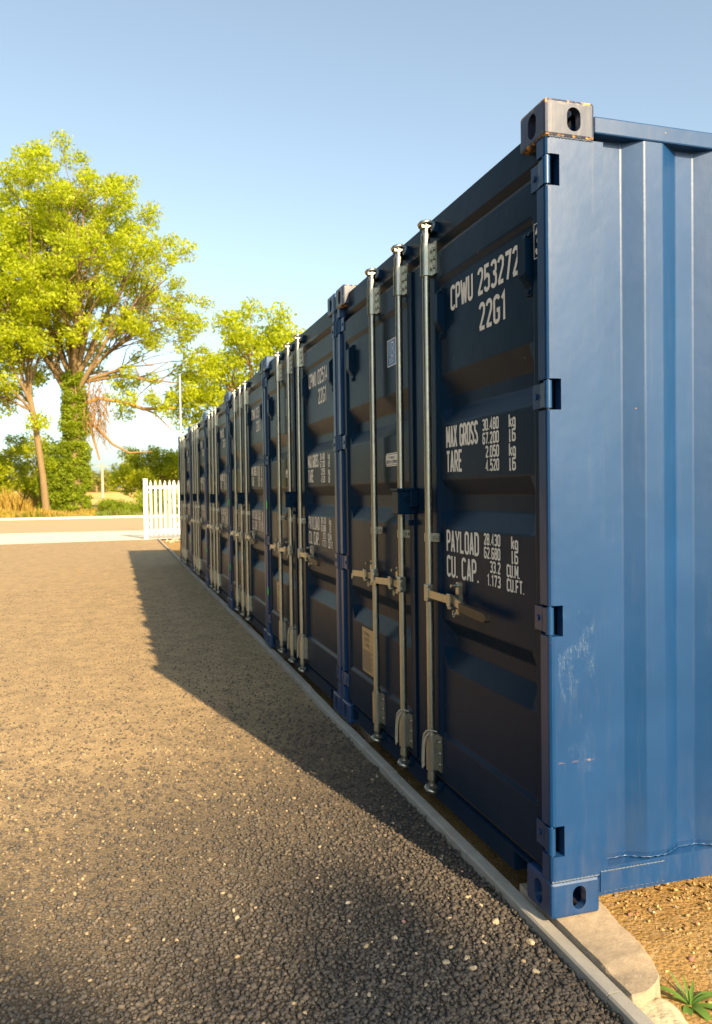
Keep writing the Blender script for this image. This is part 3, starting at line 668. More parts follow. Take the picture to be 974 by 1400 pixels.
def make_vent(parent, yc, z1=2.205):
    m = MB(); hw = .0255; z0 = z1-.165
    m.prism([(XO+.002, z1-.012), (-.004, z1-.012), (-.004, z0+.042), (XO-.006, z0), (XO+.002, z0)], 'y', yc-hw, yc+hw)
    m.cbox(XO-.008, XO+.002, yc-hw*.8, yc+hw*.8, z0-.028, z0+.002, .002); m.cbox(XO-.008, XO+.002, yc-hw*.8, yc+hw*.8, z1-.014, z1+.012, .002)
    for k in range(7):   # louvre fins on the sloping underside
        t = (k+.6)/7.6; x = -.004+(XO-.006+.004)*t; z = z0+.042*(1-t)
        m.box(x-.0022, x+.0005, yc-hw+.004, yc+hw-.004, z-.004, z+.001)
    m.tube([(XO-.006, yc, z0-.016), (XO-.013, yc, z0-.016)], .008, 8); m.tube([(XO-.006, yc-.012, z1+.004), (XO-.014, yc-.012, z1+.006)], .008, 8); m.tube([(XO-.006, yc+.014, z1-.0), (XO-.016, yc+.014, z1+.004)], .009, 8)
    m.build('ventilator', SHADED_BLUE, parent)
def make_hinge(parent, ye, s, zc, hgt=.086):
    """ye: container side plane at this edge; s=+1 for near edge, -1 for far edge"""
    m = MB(); y = lambda a: ye+s*a
    m.tube([(.0125, y(.0165), zc-hgt/2), (.0125, y(.0165), zc+hgt/2)], .0125, 14)
    m.tube([(.0125, y(.0165), zc-hgt/2-.006), (.0125, y(.0165), zc+hgt/2+.006)], .006, 8)
    pf = [(.006, .018), (.008, .050), (.013, .066), (.013, .112), (.0185, .115), (.0195, .075), (.016, .060), (.020, .018)]
    pf = [(a, y(b_)) for a, b_ in pf]
    m.prism(pf, 'z', zc-hgt/2+.004, zc+hgt/2-.004)
    m.tube([(.014, y(.092), zc), (.008, y(.092), zc)], .010, 8)
    m.build('hinge', BLUE, parent)
def gasket(parent, y0, y1):
    m = MB(); a = .030; b_ = .052
    m.box(a, b_, y0-.011, y0-.0005, .122, 2.390); m.box(a, b_, y1+.0005, y1+.011, .122, 2.390)
    m.box(a, b_, y0-.0005, y1+.0005, .122, .1345); m.box(a, b_, y0-.0005, y1+.0005, 2.3785, 2.390)
    m.build('gasket', RUBBER, parent)
DZ = [2.370-.0, 1.671, .954, .248]

def make_container(ident, full=True):
    root = empty('shipping_container')
    # castings
    for x, fx in ((0, 0), (6.058, 1)):
        for y, fy in ((0, 0), (W, 1)):
            for z, fz in ((0, 0), (H-.118, 1)):
                mat = CAST if (z > 1) else BLUE
                link('corner_casting', casting_variant(x, y, z, fx, fy, fz, mat), root)
    # door-end posts
    for s, ye in ((1, 0.0), (-1, W)):
        m = MB(); Y = lambda a: ye+s*a
        segs = [.118]; 
        for zc in reversed(DZ): segs += [zc-.049, zc+.049]
        segs.append(H-.118)
        for i in range(0, len(segs), 2):
            z0, z1 = segs[i], segs[i+1]
            if z1-z0 < .004: continue
            pr = [(.052, .004), (.022, .004), (.0125, .007), (.007, .0125), (.005, .021), (.005, .062), (.052, .062)]
            mm = [(a, Y(b_)) for a, b_ in pr]; m.prism(mm, 'z', z0, z1)
            m.sm[-len(pr):] = [False]*len(pr)
        m.box(.052, .210, min(Y(.004), Y(.040)), max(Y(.004), Y(.040)), .118, H-.118)
        m.box(.120, .207, min(Y(.040), Y(.110)), max(Y(.040), Y(.110)), .118, H-.118)
        m.box(.178, .210, min(Y(.004), Y(.04)), max(Y(.004), Y(.04)), .1426, .118) if False else None
        m.build('corner_post', POST, root)
        for zc in DZ: m = MB(); m.box(.0275, .0515, min(Y(.046), Y(.0615)), max(Y(.046), Y(.0615)), zc-.0485, zc+.0485); m.build('hinge_slot_shade', DARK, root)  # near-black block painting in the shade inside each hinge slot
        # weld / seam line post to side sheet
        w = MB(); zz = np.linspace(.16, 2.47, 90); w.tube([(.216+.0012*math.sin(i*2.3), Y(.0385), z) for i, z in enumerate(zz)], [.0038+.0016*math.sin(i*1.7) for i in range(90)], 6)
        w.build('weld_seam', WELD, root)
        # rear posts
        m = MB(); m.box(5.86, 6.05, min(Y(.004), Y(.10)), max(Y(.004), Y(.10)), .118, H-.118); m.build('corner_post', BLUE, root)
        # rails
        m = MB(); m.cbox(.178, 5.88, min(Y(.001), Y(.060)), max(Y(.001), Y(.060)), 2.497, 2.552, .005); m.build('top_side_rail', BLUE, root)
        m = MB(); m.prism([(Y(.006), .050), (Y(.006), .142), (Y(.056), .150), (Y(.056), .142), (Y(.012), .135), (Y(.012), .058), (Y(.05), .050)], 'x', .178, 5.88)
        m.box(.182, .430, min(Y(.001), Y(.006)), max(Y(.001), Y(.006)), .064, .128)
        m.build('bottom_side_rail', BLUE, root)
        w = MB(); xs_ = np.linspace(.184, .428, 60); w.tube([(x, Y(.003), .1290+.0012*math.sin(i*2.1)) for i, x in enumerate(xs_)], [.0024+.001*math.sin(i*1.9) for i in range(60)], 6)
        w.build('weld_seam', WELD, root); w = MB(); w.tube([(x, Y(.003), .0635+.001*math.sin(i*1.3)) for i, x in enumerate(xs_)], [.0018+.0008*math.sin(i*2.9) for i in range(60)], 6)
        w.build('weld_seam', WELD, root); w = MB(); xs_ = np.linspace(.005, .176, 44); w.tube([(x, Y(.0035), .1195+.0015*math.sin(i*2.1)) for i, x in enumerate(xs_)], [.0030+.001*math.sin(i*1.9) for i in range(44)], 6)
        w.build('weld_seam', WELD, root); w = MB(); xs_ = np.linspace(.012, .172, 44); w.tube([(x, Y(.0035), H-.1195+.001*math.sin(i*2.7)) for i, x in enumerate(xs_)], [.0024+.001*math.sin(i*1.9) for i in range(44)], 6)
        w.build('weld_seam', WELD, root)
        # corrugated side sheet
        pts = [(.208, .040), (.300, .040)]; x = .300
        while x < 5.6:
            pts += [(x+.066, .006), (x+.138, .006), (x+.210, .040), (x+.280, .040)]; x += .28
        pts.append((5.87, .040)); n = len(pts)
        vs = []; zs = [.1475, .165, .18, 2.499]
        for z in zs:
            for x, y in pts:
                yy2 = y+(.004 if z == .1475 else 0); vs.append((x, Y(yy2), z))
        fs = [(k*n+i, k*n+i+1, (k+1)*n+i+1, (k+1)*n+i) for k in range(3) for i in range(n-1)]
        # inner skin closes thickness
        o = len(vs); vs += [(x, Y(y+.002), z) for z in (zs[0], zs[-1]) for x, y in pts]; fs += [(o+i, o+n+i, o+n+i+1, o+i+1) for i in range(n-1)]
        m = MB(); m.add(vs, fs); me = m.mesh('side_wall', BLUE)
        bm = bmesh.new(); bm.from_mesh(me); es = [e for e in bm.edges if len(e.link_faces) == 2 and e.calc_face_angle(0) > .3 and abs(e.verts[0].co.z-e.verts[1].co.z) > .01]
        bmesh.ops.bevel(bm, geom=es, offset=.0035, segments=2, affect='EDGES', profile=.5); bm.to_mesh(me); bm.free()
        link('side_wall', me, root)
        # wavy weld along the sheet foot
        w = MB(); P_ = []; Rd = []
        for (xa, ya), (xb, yb) in zip(pts[:14], pts[1:15]):
            for k in range(8):
                t = k/8; P_.append((xa+(xb-xa)*t, Y(ya+(yb-ya)*t-.002), .1505+.0014*math.sin(k*2.4+xa*90))); Rd.append(.0026+.0010*math.sin(k*1.9+xa*50))
        w.tube(P_, Rd, 6); w.build('weld_seam', BLUE, root)
    # roof, back wall, floor
    m = MB(); n = 40; top = 2.560
    for k in range(n):
        x0 = .13+k*.146
        if k % 2: m.prism([(x0, top), (x0+.02, top-.018), (x0+.126, top-.018), (x0+.146, top), (x0+.146, top-.03), (x0, top-.03)], 'y', .061, W-.061)
        else: m.box(x0, x0+.146, .061, W-.061, top-.03, top)
    m.build('roof', BLUE, root)
    m = MB(); m.box(6.0, 6.03, .101, W-.101, .05, 2.52); m.build('end_wall', BLUE, root)
    m = MB(); m.box(.13, 6.0, .065, W-.065, .06, .115); m.build('floor_frame', DARK, root)
    # header & sill
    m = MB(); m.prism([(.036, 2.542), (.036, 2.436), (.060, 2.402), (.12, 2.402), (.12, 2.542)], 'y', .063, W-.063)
    m.build('door_header', SHADED_BLUE, root)
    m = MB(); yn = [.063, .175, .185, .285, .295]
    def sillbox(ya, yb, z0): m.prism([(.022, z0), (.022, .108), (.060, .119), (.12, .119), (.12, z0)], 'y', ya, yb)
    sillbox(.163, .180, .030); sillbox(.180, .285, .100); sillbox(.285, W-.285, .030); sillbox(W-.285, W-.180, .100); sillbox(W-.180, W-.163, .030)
    m.build('door_sill', SHADED_BLUE, root)
    # doors
    nd = link('door', door_mesh(.078, 1.205, .128, .925), root)
    gasket(nd, .078, 1.205)
    make_bar(nd, .975, -1)
    make_vent(nd, .150); make_vent(nd, .888)
    for zc in DZ: make_hinge(nd, 0, 1, zc)
    m = MB(); x = XO-.0012
    ident_text(m, ident)
    text(m, '22G1', .537, .325, 1.975, .098, x, .16); m.build('identification_lettering', WHITE, nd)
    m = MB()
    text(m, 'MAX GROSS', .858, .560, 1.552, .086, x, .15); text(m, 'TARE', .858, .706, 1.450, .086, x, .15); m.build('gross_weight_lettering', WHITE, nd); m = MB()
    for k, t in enumerate(('30.480', '67.200', '2.050', '4.520')):
        w_ = .0245*len(t.replace('.', ''))+.008; text(m, t, .388+w_, .388, 1.596-k*.0505, .041, x)
    m.build('gross_weight_figures', WHITE, nd); m = MB()
    for k, t in enumerate(('kg', 'lb', 'kg', 'lb')): text(m, t, .310, .262, 1.593-k*.0505, .043, x)
    m.build('gross_weight_units', WHITE, nd)
    m = MB()
    text(m, 'PAYLOAD', .866, .562, 1.121, .086, x, .15); text(m, 'CU. CAP.', .866, .562, 1.016, .086, x, .15); m.build('payload_lettering', WHITE, nd); m = MB()
    for k, t in enumerate(('28.430', '62.680', '33.2', '1.173')):
        w_ = .0245*len(t.replace('.', ''))+.008; text(m, t, .385+w_, .385, 1.168-k*.0505, .041, x)
    m.build('payload_figures', WHITE, nd); m = MB()
    for k, t in enumerate(('kg', 'lb', 'CU.M.', 'CU.FT.')):
        w_ = (.048, .048, .095, .125)[k]; y_l = .300 if k < 2 else .335; text(m, t, y_l, y_l-w_, 1.165-k*.0505, .043, x)
    m.build('payload_units', WHITE, nd)
    # small outlined emblem beside hinge edge
    m = MB(); x = XF-.0012
    ribbon(m, [(0, 0), (.052, 0), (.052, .110), (0, .110), 'c'], .0028, (.106, 2.119), 1, 1, x)
    m.add([(x, .100, 2.199), (x, .083, 2.222), (x, .078, 2.218), (x, .079, 2.202), (x, .092, 2.194)], [(0, 1, 2, 3, 4)])
    m.add([(x, .100, 2.145), (x, .094, 2.152), (x, .083, 2.146), (x, .079, 2.130), (x, .092, 2.130)], [(0, 1, 2, 3, 4)])
    m.box(x, x+.0005, .086, .089, 2.168, 2.180)
    m.build('outlined_emblem', WHITE, nd)
    fd = link('door', door_mesh(1.233, W-.078, 1.268, W-.150), root)
    gasket(fd, 1.233, W-.078)
    make_bar(fd, 1.317, 1); make_bar(fd, 1.722, 1)
    make_vent(fd, 2.190)
    for zc in DZ: make_hinge(fd, W, -1, zc)
    # astragal strip
    m = MB(); m.cbox(.010, .0195, 1.196, 1.252, .14, 2.372, .002); m.build('door_overlap_strip', SHADED_BLUE, fd)
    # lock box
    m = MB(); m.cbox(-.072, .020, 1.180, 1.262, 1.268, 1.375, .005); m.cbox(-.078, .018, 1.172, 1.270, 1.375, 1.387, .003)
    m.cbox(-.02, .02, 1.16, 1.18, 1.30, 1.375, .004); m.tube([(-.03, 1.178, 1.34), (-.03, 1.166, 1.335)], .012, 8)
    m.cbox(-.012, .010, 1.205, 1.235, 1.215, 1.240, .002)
    m.build('lock_box', SHADED_BLUE, fd)
    # certification sticker
    x = XO-.0012; st = MB(); st.box(x, x+.001, 1.462, 1.590, 1.996, 2.130); s_o = st.build('certification_sticker', STK_BLUE, fd)
    m = MB(); ribbon(m, [(0, 0), (.122, 0), (.122, .128), (0, .128), 'c'], .005, (1.587, 1.999), 1, 1, x-.0006)
    ribbon(m, [(.055, .118), (.055, .048), (.085, .048)], .006, (1.587, 1.999), 1, 1, x-.0006)
    ribbon(m, [(.063, .112), (.090, .112), (.097, .100), (.090, .086), (.080, .084), (.102, .052)], .006, (1.587, 1.999), 1, 1, x-.0009)
    for k in range(4): ribbon(m, [(.02, .038-k*.008), (.10-.02*(k % 2), .038-k*.008)], .002, (1.587, 1.999), 1, 1, x-.0006)
    ribbon(m, [(.018, .05), (.018, .12)], .003, (1.587, 1.999), 1, 1, x-.0006); ribbon(m, [(.032, .05), (.032, .12)], .002, (1.587, 1.999), 1, 1, x-.0006)
    m.build('sticker_print', WHITE, fd)
    # white steel notice
    pl = [(p[0], p[1]) for p in rr(1.420, 1.500, 1.636, 1.566, .022, .022)]
    m = MB(); m.prism(pl, 'x', x, x+.001); m.build('material_notice', WHITE, fd)
    m = MB(); pr_ = [(1.636-p[0], p[1]-1.5) for p in rr(1.428, 1.506, 1.628, 1.560, .018, .018)]
    ribbon(m, pr_+['c'], .0025, (1.636, 1.5), 1, 1, x-.0006)
    text(m, 'IT IS MADE OF', 1.595, 1.50, 1.538, .011, x-.0006); text(m, 'CORTEN-A EQUIVALENT', 1.622, 1.434, 1.514, .016, x-.0006)
    m.build('notice_print', STK_INK, fd)
    # data plate
    m = MB(); m.box(x-.001, x+.001, 1.880, 2.080, .362, .612); m.build('data_plate', PLATE, fd)
    m = MB()
    for k, t in enumerate(('CPWU', 'DATE', 'TYPE')): text(m, t, 2.05-.01*k, 1.95, .572-k*.032, .018, x-.0022)
    for k in range(12): ribbon(m, [(.012, 0), (.188-.02*(k % 3), 0)], .003, (2.08, .485-k*.0095), 1, 1, x-.0022)
    m.build('plate_print', STK_INK, fd)
    return root
def copytree(o, parent=None):
    c = o.copy(); col.objects.link(c); c.parent = parent
    for ch in list(o.children): copytree(ch, c)
    return c
def ident_mesh(s):
    m = MB(); x = XO-.0012; ident_text(m, s); text(m, '22G1', .537, .325, 1.975, .098, x, .16); return m.mesh('identification_lettering', WHITE)
c1 = make_container('CPWU 253272')
OFF = W-1.2*2 if False else 0
GRP = 'blue shipping containers standing in a row'
labs = ['nearest blue shipping container, its corrugated side in sunlight and CPWU 253272 on its door',
        'dark blue shipping container second in the row, with CPWU 025144 lettering on its doors',
        'dark blue shipping container third from the camera in the row of six',
        'dark blue shipping container fourth from the camera in the row of six',
        'dark blue shipping container fifth in the row, just before the farthest one',
        'farthest shipping container of the row, next to the white picket gate']
ids = ['', 'CPWU 025144', 'CPWU 025147', 'CPWU 025140', 'CPWU 025143', 'CPWU 025142']
conts = [c1]; plain = {}
for i in range(1, 6): conts.append(copytree(c1))
for i, c in enumerate(conts):
    tag(c, labs[i], 'container', GRP)
    if i:
        c.rotation_euler.z = R(random.uniform(-.12, .12)); c.location = (random.uniform(-.006, .006), PITCH*i, random.uniform(-.008, .002))
        for ch in c.children:
            if ch.name.startswith('corner_casting') and ch.data.materials[0] == CAST:
                if ch.data.name not in plain: q = ch.data.copy(); q.materials[0] = BLUE; plain[ch.data.name] = q
                ch.data = plain[ch.data.name]
        dr = [ch for ch in c.children if ch.name.startswith('door')]
        for dd in dr:
            for g in dd.children:
                if g.name.startswith('identification'): g.data = ident_mesh(ids[i])
        if i < 5:
            m = MB()
            for zz in ((1.275, .5) if i < 3 else (.55,)):
                m.tube([(.003, W-.085, zz-.035), (.003, W-.085, zz+.035)], .004, 8)
            m.build('green_speck', GREEN, c)  # thin green rods on the far door edge
# rope seals on the bottom brackets of the first two containers
def rope(by, k):
    m = MB(); b0 = Vector((BX, by, 0))
    lp = [(.012, -.030, .335), (-.012, -.032, .345), (-.024, -.012, .338), (-.027, .012, .318), (-.028, .024, .275), (-.029, .028, .225), (-.029, .030, .185), (-.030, .024, .165), (-.030, .018, .178), (-.029, .018, .21), (-.029, .014, .25), (-.030, .002, .285), (-.030, -.012, .312), (-.018, -.030, .335)]
    for off in (0, .0026):
        m.tube([(BX+x-off, by+y+off, z) for x, y, z in lp], .0036, 7)
    return m.mesh('rope_seal', ROPE)
for c in conts[:2]:
    drs = sorted([ch for ch in c.children if ch.name.startswith('door') and ch.data and len(ch.children) > 5], key=lambda d: min(v.co.y for v in d.data.vertices))
    link('rope_seal', rope(.975, 0), drs[0]); link('rope_seal', rope(1.317, 1), drs[1])

# ------------------------------------------------------------------ white palisade gate & fence
g = empty('palisade_gate', (-.31, 24.8, -.06)); tag(g, 'white steel palisade gate standing open at the end of the container row', 'gate')
m = MB(); m.cbox(-.09, .05, -.06, .08, 0, 1.98, .006); m.box(-.10, .06, -.07, .09, 1.98, 1.99); pst = m.build('gate_post', FENCEW, g)
for z in (.52, 1.55): m = MB(); m.cbox(.05, .11, -.08, .02, z-.03, z+.03, .005); m.build('gate_hinge', POLEM, g)
def pale(m, x, y, z0, z1, w=.068):
    m.prism([(x-w/2, z0), (x+w/2, z0), (x+w/2, z1-.10), (x+w*.12, z1), (x-w*.12, z1), (x-w/2, z1-.10)], 'y', y-.012, y+.006)
for z in (.275, 1.70):
    m = MB(); m.cbox(.06, 3.6, .008, .05, z-.045, z+.045, .004); m.build('rail', FENCEW, g)
for k in range(23):
    m = MB(); pale(m, .15+k*.152, 0, .12, 1.93); m.build('pale', FENCEW, g)
f2 = empty('palisade_fence', (.85, 29.5, -.06)); tag(f2, 'white palisade fence panel seen through the gate at the roadside', 'fence')
for z in (.3, 1.75): m = MB(); m.cbox(0, 6.2, .01, .05, z-.04, z+.04, .004); m.build('rail', FENCEW, f2)
for k in range(24): m = MB(); pale(m, .05+k*.26, 0, .05, 2.0); m.build('pale', FENCEW, f2)
tf = empty('timber_fence', (.75, 30.6, -.06)); tag(tf, 'brown timber post and rail fence behind the white palings', 'fence')
for k in range(4):
    m = MB(); m.cbox(k*.75-.05, k*.75+.05, -.05, .05, 0, 1.75, .006); m.build('post', TIMBER, tf)
for z in (1.0, 1.55): m = MB(); m.cbox(-.1, 2.6, -.08, -.05, z-.05, z+.05, .004); m.build('rail', TIMBER, tf)
for k, (x, y, s) in enumerate(((.2, 22.9, .10), (.36, 22.7, .13), (.52, 23.0, .11), (.68, 22.75, .12), (.42, 23.15, .10), (.85, 22.95, .14))):
    o = rock('rubble_lump', (x, y, -.05), s, FOOT, 300+k, .7); tag(o, 'pale rubble lump on the soil in front of the white gate', 'rubble', 'rubble lumps by the gate')
# lamp post and telegraph pole
m = MB(); m.lathe(.944, 26.0, [(-.1, .06), (0, .06), (.9, .055), (.95, .035), (5.5, .028), (5.52, .02)], 12); o = m.build('lamp_post', POLEM); tag(o, 'thin pale grey metal pole rising behind the farthest container', 'pole')
tp = empty('telegraph_pole', (-2.95, 118, 1.2)); tag(tp, 'distant pale wooden telegraph pole with cross arm and wires in the field', 'pole')
m = MB(); m.lathe(0, 0, [(-.5, .22), (4.9, .17)], 10); m.build('pole', WOODP, tp)
m = MB(); m.box(-.9, .9, -.08, .08, 4.45, 4.6); m.build('cross_arm', WOODP, tp)
for s in (-1, 1):
    m = MB(); m.tube([(s*.8+t*s*14, t*10*s, 4.66-1.4*math.sin(math.pi*t)*.5) for t in [i/10 for i in range(11)]], .02, 5); m.build('wire', DARK, tp)

# ------------------------------------------------------------------ foliage
def leafmat(name, c0, c1, tcol, tfac=.45, cl=.35):
    m, nt, b = newmat(name); P = wpos(nt)
    at = nt.nodes.new('ShaderNodeAttribute'); at.attribute_name = 'tint'
    n = noise(nt, P, cl, 4, .65)
    f = math_(nt, 'ADD', math_(nt, 'MULTIPLY', at.outputs['Fac'], .6), math_(nt, 'MULTIPLY', math_(nt, 'SUBTRACT', n, .3), .8))
    cc = mix(nt, f, c0, c1); L(nt, cc, b.inputs['Base Color']); b.inputs['Roughness'].default_value = .55; b.inputs['Specular IOR Level'].default_value = .35
    tr = nt.nodes.new('ShaderNodeBsdfTranslucent'); L(nt, mix(nt, f, tuple(x*.8 for x in tcol), tcol), tr.inputs[0])
    ms = nt.nodes.new('ShaderNodeMixShader'); ms.inputs[0].default_value = tfac
    L(nt, b.outputs[0], ms.inputs[1]); L(nt, tr.outputs[0], ms.inputs[2]); L(nt, ms.outputs[0], nt.nodes['Material Output'].inputs[0]); return m
ASH = leafmat('ash_leaves', (0.17, 0.22, 0.005), (0.48, 0.52, 0.010), (0.72, 0.80, 0.010))
BUSH = leafmat('hedge_leaves', (0.14, 0.19, 0.008), (0.52, 0.54, 0.012), (0.58, 0.66, 0.012))
FARL = leafmat('far_leaves', (0.18, 0.20, 0.03), (0.34, 0.33, 0.05), (0.3, 0.32, 0.04))
IVY = leafmat('ivy_leaves', (0.09, 0.15, 0.008), (0.32, 0.38, 0.012), (0.45, 0.52, 0.015))
DRY = leafmat('dry_grass', (0.32, 0.19, 0.03), (0.50, 0.38, 0.07), (0.5, 0.3, 0.08), .3)
GRS = leafmat('green_grass', (0.10, 0.15, 0.015), (0.24, 0.26, 0.03), (0.3, 0.36, 0.03), .35)
BARK, nt, b = newmat('ash_bark'); P = wpos(nt)
L(nt, mix(nt, noise(nt, mapping(nt, P, (3, 3, .6)), 2.0, 6, .7), (0.12, 0.08, 0.035), (0.27, 0.18, 0.08)), b.inputs['Base Color']); b.inputs['Roughness'].default_value = .95
L(nt, bump(nt, noise(nt, mapping(nt, P, (4, 4, .8)), 4.0, 5), .05), b.inputs['Normal'])
def leaves(cent, rad, n, size, mat, name, parent=None, flat=.8, aspect=.45):
    """bent leaf cards around clump centres; cent (k,3), rad (k,)"""
    cent = np.asarray(cent, float); rad = np.asarray(rad, float); k = len(cent)
    w = rad**2; idx = rng.choice(k, n, p=w/w.sum())
    d = rng.normal(size=(n, 3)); d /= np.linalg.norm(d, axis=1)[:, None]; rr_ = rng.random(n)**.45
    pos = cent[idx]+d*(rad[idx]*rr_)[:, None]*np.array([1, 1, flat])
    s = size*rng.uniform(.6, 1.35, n)
    A = rng.normal(size=(n, 3)); A[:, 2] -= .25; A /= np.linalg.norm(A, axis=1)[:, None]
    B = np.cross(A, rng.normal(size=(n, 3))); B /= np.linalg.norm(B, axis=1)[:, None]; C = np.cross(A, B)
    S = s[:, None]; wv = aspect
    v = np.stack([pos-A*S*.5, pos+B*S*wv*.5-C*S*.10, pos+A*S*.5-C*S*.18, pos-B*S*wv*.5-C*S*.10, ], 1)
    F = (np.arange(n)[:, None]*4+np.array([0, 1, 2, 3])[None])
    F = np.concatenate([F[:, [0, 1, 2]], F[:, [0, 2, 3]]])
    t = np.repeat(np.clip(rng.random(n)*.7+.3*(rng.random(k)[idx]), 0, 1), 4)
    return link(name, npmesh(name, v.reshape(-1, 3), F, mat, False, t), parent)
def clumps(env, n, mind, seed, bias=.45):
    """env list of (cx,cy,cz,rx,ry,rz)"""
    r = np.random.default_rng(seed); out = []; vol = np.array([e[3]*e[4]*e[5] for e in env]); t = 0
    while len(out) < n and t < n*60:
        t += 1; e = env[r.choice(len(env), p=vol/vol.sum())]
        d = r.normal(size=3); d /= np.linalg.norm(d); q = r.random()**bias
        p = np.array(e[:3])+d*q*np.array(e[3:])
        if all(np.linalg.norm(p-o) > mind for o in out): out.append(p)
    return np.array(out)
def make_tree(name, label, cat, base, fork, env, ncl, mind, crad, nleaf, lsize, mat, tr, seed, group=None, nlimb=7, lean=(0, 0), r0f=.50):
    r = random.Random(seed); root = empty(name, base); tag(root, label, cat, group)
    cl = clumps(env, ncl, mind, seed)            # relative to base
    m = MB(); top = Vector((lean[0], lean[1], fork))
    trunk = [Vector((0, 0, -.3)), Vector((lean[0]*.2, 0, fork*.3)), Vector((lean[0]*.55, lean[1]*.5, fork*.65)), top]
    m.tube(trunk, [tr*1.25, tr, tr*.9, tr*.8], 12)
    # limbs to k-means-ish sector heads
    heads = [Vector(cl[i]) for i in np.random.default_rng(seed+1).choice(len(cl), nlimb, replace=False)]
    groups = {i: [] for i in range(nlimb)}
    for p in cl:
        p = Vector(p); i = min(range(nlimb), key=lambda k: (heads[k]-p).length); groups[i].append(p)
    for i, gp in groups.items():
        if not gp: continue
        ctr = sum(gp, Vector())/len(gp); tip = ctr
        st = trunk[2].lerp(top, r.uniform(.3, 1)); ln = (tip-st).length
        mid1 = st.lerp(tip, .35)+Vector((r.uniform(-1, 1), r.uniform(-1, 1), r.uniform(.3, 1)))*ln*.08
        mid2 = st.lerp(tip, .7)+Vector((r.uniform(-1, 1), r.uniform(-1, 1), r.uniform(.2, 1)))*ln*.07
        r0_ = tr*r0f; limb = [st, mid1, mid2, tip]; rads = [r0_, r0_*.72, r0_*.45, r0_*.22]; m.tube(limb, rads, 8)
        for p in gp:
            k = r.uniform(.35, .95); seg = min(2, int(k*3)); a = limb[seg].lerp(limb[seg+1], k*3-seg)
            ll = (p-a).length; q1 = a.lerp(p, .5)+Vector((r.uniform(-1, 1), r.uniform(-1, 1), r.uniform(0, 1.0)))*ll*.12
            rb = r0_*.26
            m.tube([a, q1, p], [rb, rb*.6, rb*.2], 5)
            for _ in range(3):
                e = p+Vector((r.uniform(-1, 1), r.uniform(-1, 1), r.uniform(-.3, 1)))*crad*.8
                m.tube([q1.lerp(p, .6), e], [rb*.3, rb*.1], 4)
    m.build('trunk', BARK, root)
    rads = crad*np.random.default_rng(seed+2).uniform(.65, 1.25, len(cl))
    leaves(cl, rads, nleaf, lsize, mat, 'crown', root)
    return root
G0 = .3
ashA = make_tree('ash_tree', 'tallest bright yellow green ash tree with an ivy covered trunk', 'tree', (-3.85, 56, .2), 9.5,
    [(0, 0, 17.2, 8.6, 7.0, 7.0), (-1.0, 0, 20.5, 6.2, 5.5, 4.8), (5.6, -1, 13.4, 4.0, 4, 3.2), (7.9, -1, 11.0, 3.0, 3, 2.2), (-4.5, 0, 13.5, 5, 5, 4), (4.6, 0, 8.4, 4.2, 3, 1.6), (-2.4, 0, 10.2, 2.6, 3, 1.8)], 380, .92, .82, 74000, .25, ASH, .44, 11, nlimb=24, r0f=.40)
r = random.Random(5); cs = []; rd = []
for k in range(260):
    z = r.uniform(.2, 9.6); a = r.uniform(0, 6.28); q = (.56+.26*r.random())*(1.0 if z < 6 else 1-.09*(z-6)); cs.append((q*math.cos(a), q*math.sin(a), z)); rd.append(.40)
for k in range(60): z = r.uniform(.1, 4.6); cs.append((r.uniform(-2.2, -.3), r.uniform(-.4, .4), z)); rd.append(.5)
leaves(cs, rd, 36000, .19, IVY, 'ivy', ashA)
# dry bare hanging twigs
m = MB()
for k in range(110):
    x = r.uniform(.5, 2.1); z = r.uniform(6.0, 9.4); p = Vector((x, r.uniform(-.8, .8), z)); pts = [p]
    for j in range(4): p = p+Vector((r.uniform(-.25, .35), r.uniform(-.2, .2), -r.uniform(.2, .7))); pts.append(p)
    m.tube(pts, [.032, .026, .02, .015, .01], 4)
for pts in ([(.2, 0, 7.4), (1.6, 0, 8.0), (3.6, 0, 7.7), (5.4, 0, 7.0), (6.6, 0, 5.8)], [(.2, 0, 6.6), (1.4, 0, 6.0), (2.5, 0, 4.8), (3.6, 0, 4.2), (5.2, 0, 4.3)], [(.2, 0, 7.2), (1.0, 0, 6.2), (1.3, 0, 4.9), (1.6, 0, 3.7)], [(3.6, 0, 7.7), (4.6, 0, 7.3), (6.8, 0, 7.4)]):
    m.tube([Vector(p) for p in pts], [.17-.035*j for j in range(len(pts))] if len(pts) < 5 else [.17, .14, .10, .07, .03], 6)
TWIG = simple('dry_twig', (0.26, 0.15, 0.05), .95); m.build('bare_branches', TWIG, ashA)
make_tree('ash_tree', 'ash tree at the left edge with arching limbs, crown merging into the tallest tree', 'tree', (-5.7, 55, .3), 8.5,
    [(-2.0, 0, 13.5, 5.0, 5, 4.2), (-3.6, 0, 9.2, 3.4, 4, 2.6), (-.4, 0, 17.5, 4.0, 4, 4.0), (-.5, 0, 4.6, 1.3, 1.2, 3.0), (-3.0, 0, 6.6, 2.6, 2, 1.4)], 175, .95, .85, 30000, .25, ASH, .21, 23, nlimb=12, lean=(-1.0, 0))
make_tree('ash_tree', 'smaller bright green ash crown rising behind the middle of the container row', 'tree', (9.0, 60, .2), 8.0,
    [(.8, 0, 11.8, 4.3, 4, 4.0), (3.6, 0, 11.6, 3.0, 3, 2.6), (-3.0, 0, 9.0, 3.4, 3, 3)], 85, 1.1, 1.2, 20000, .33, ASH, .35, 31, nlimb=8)
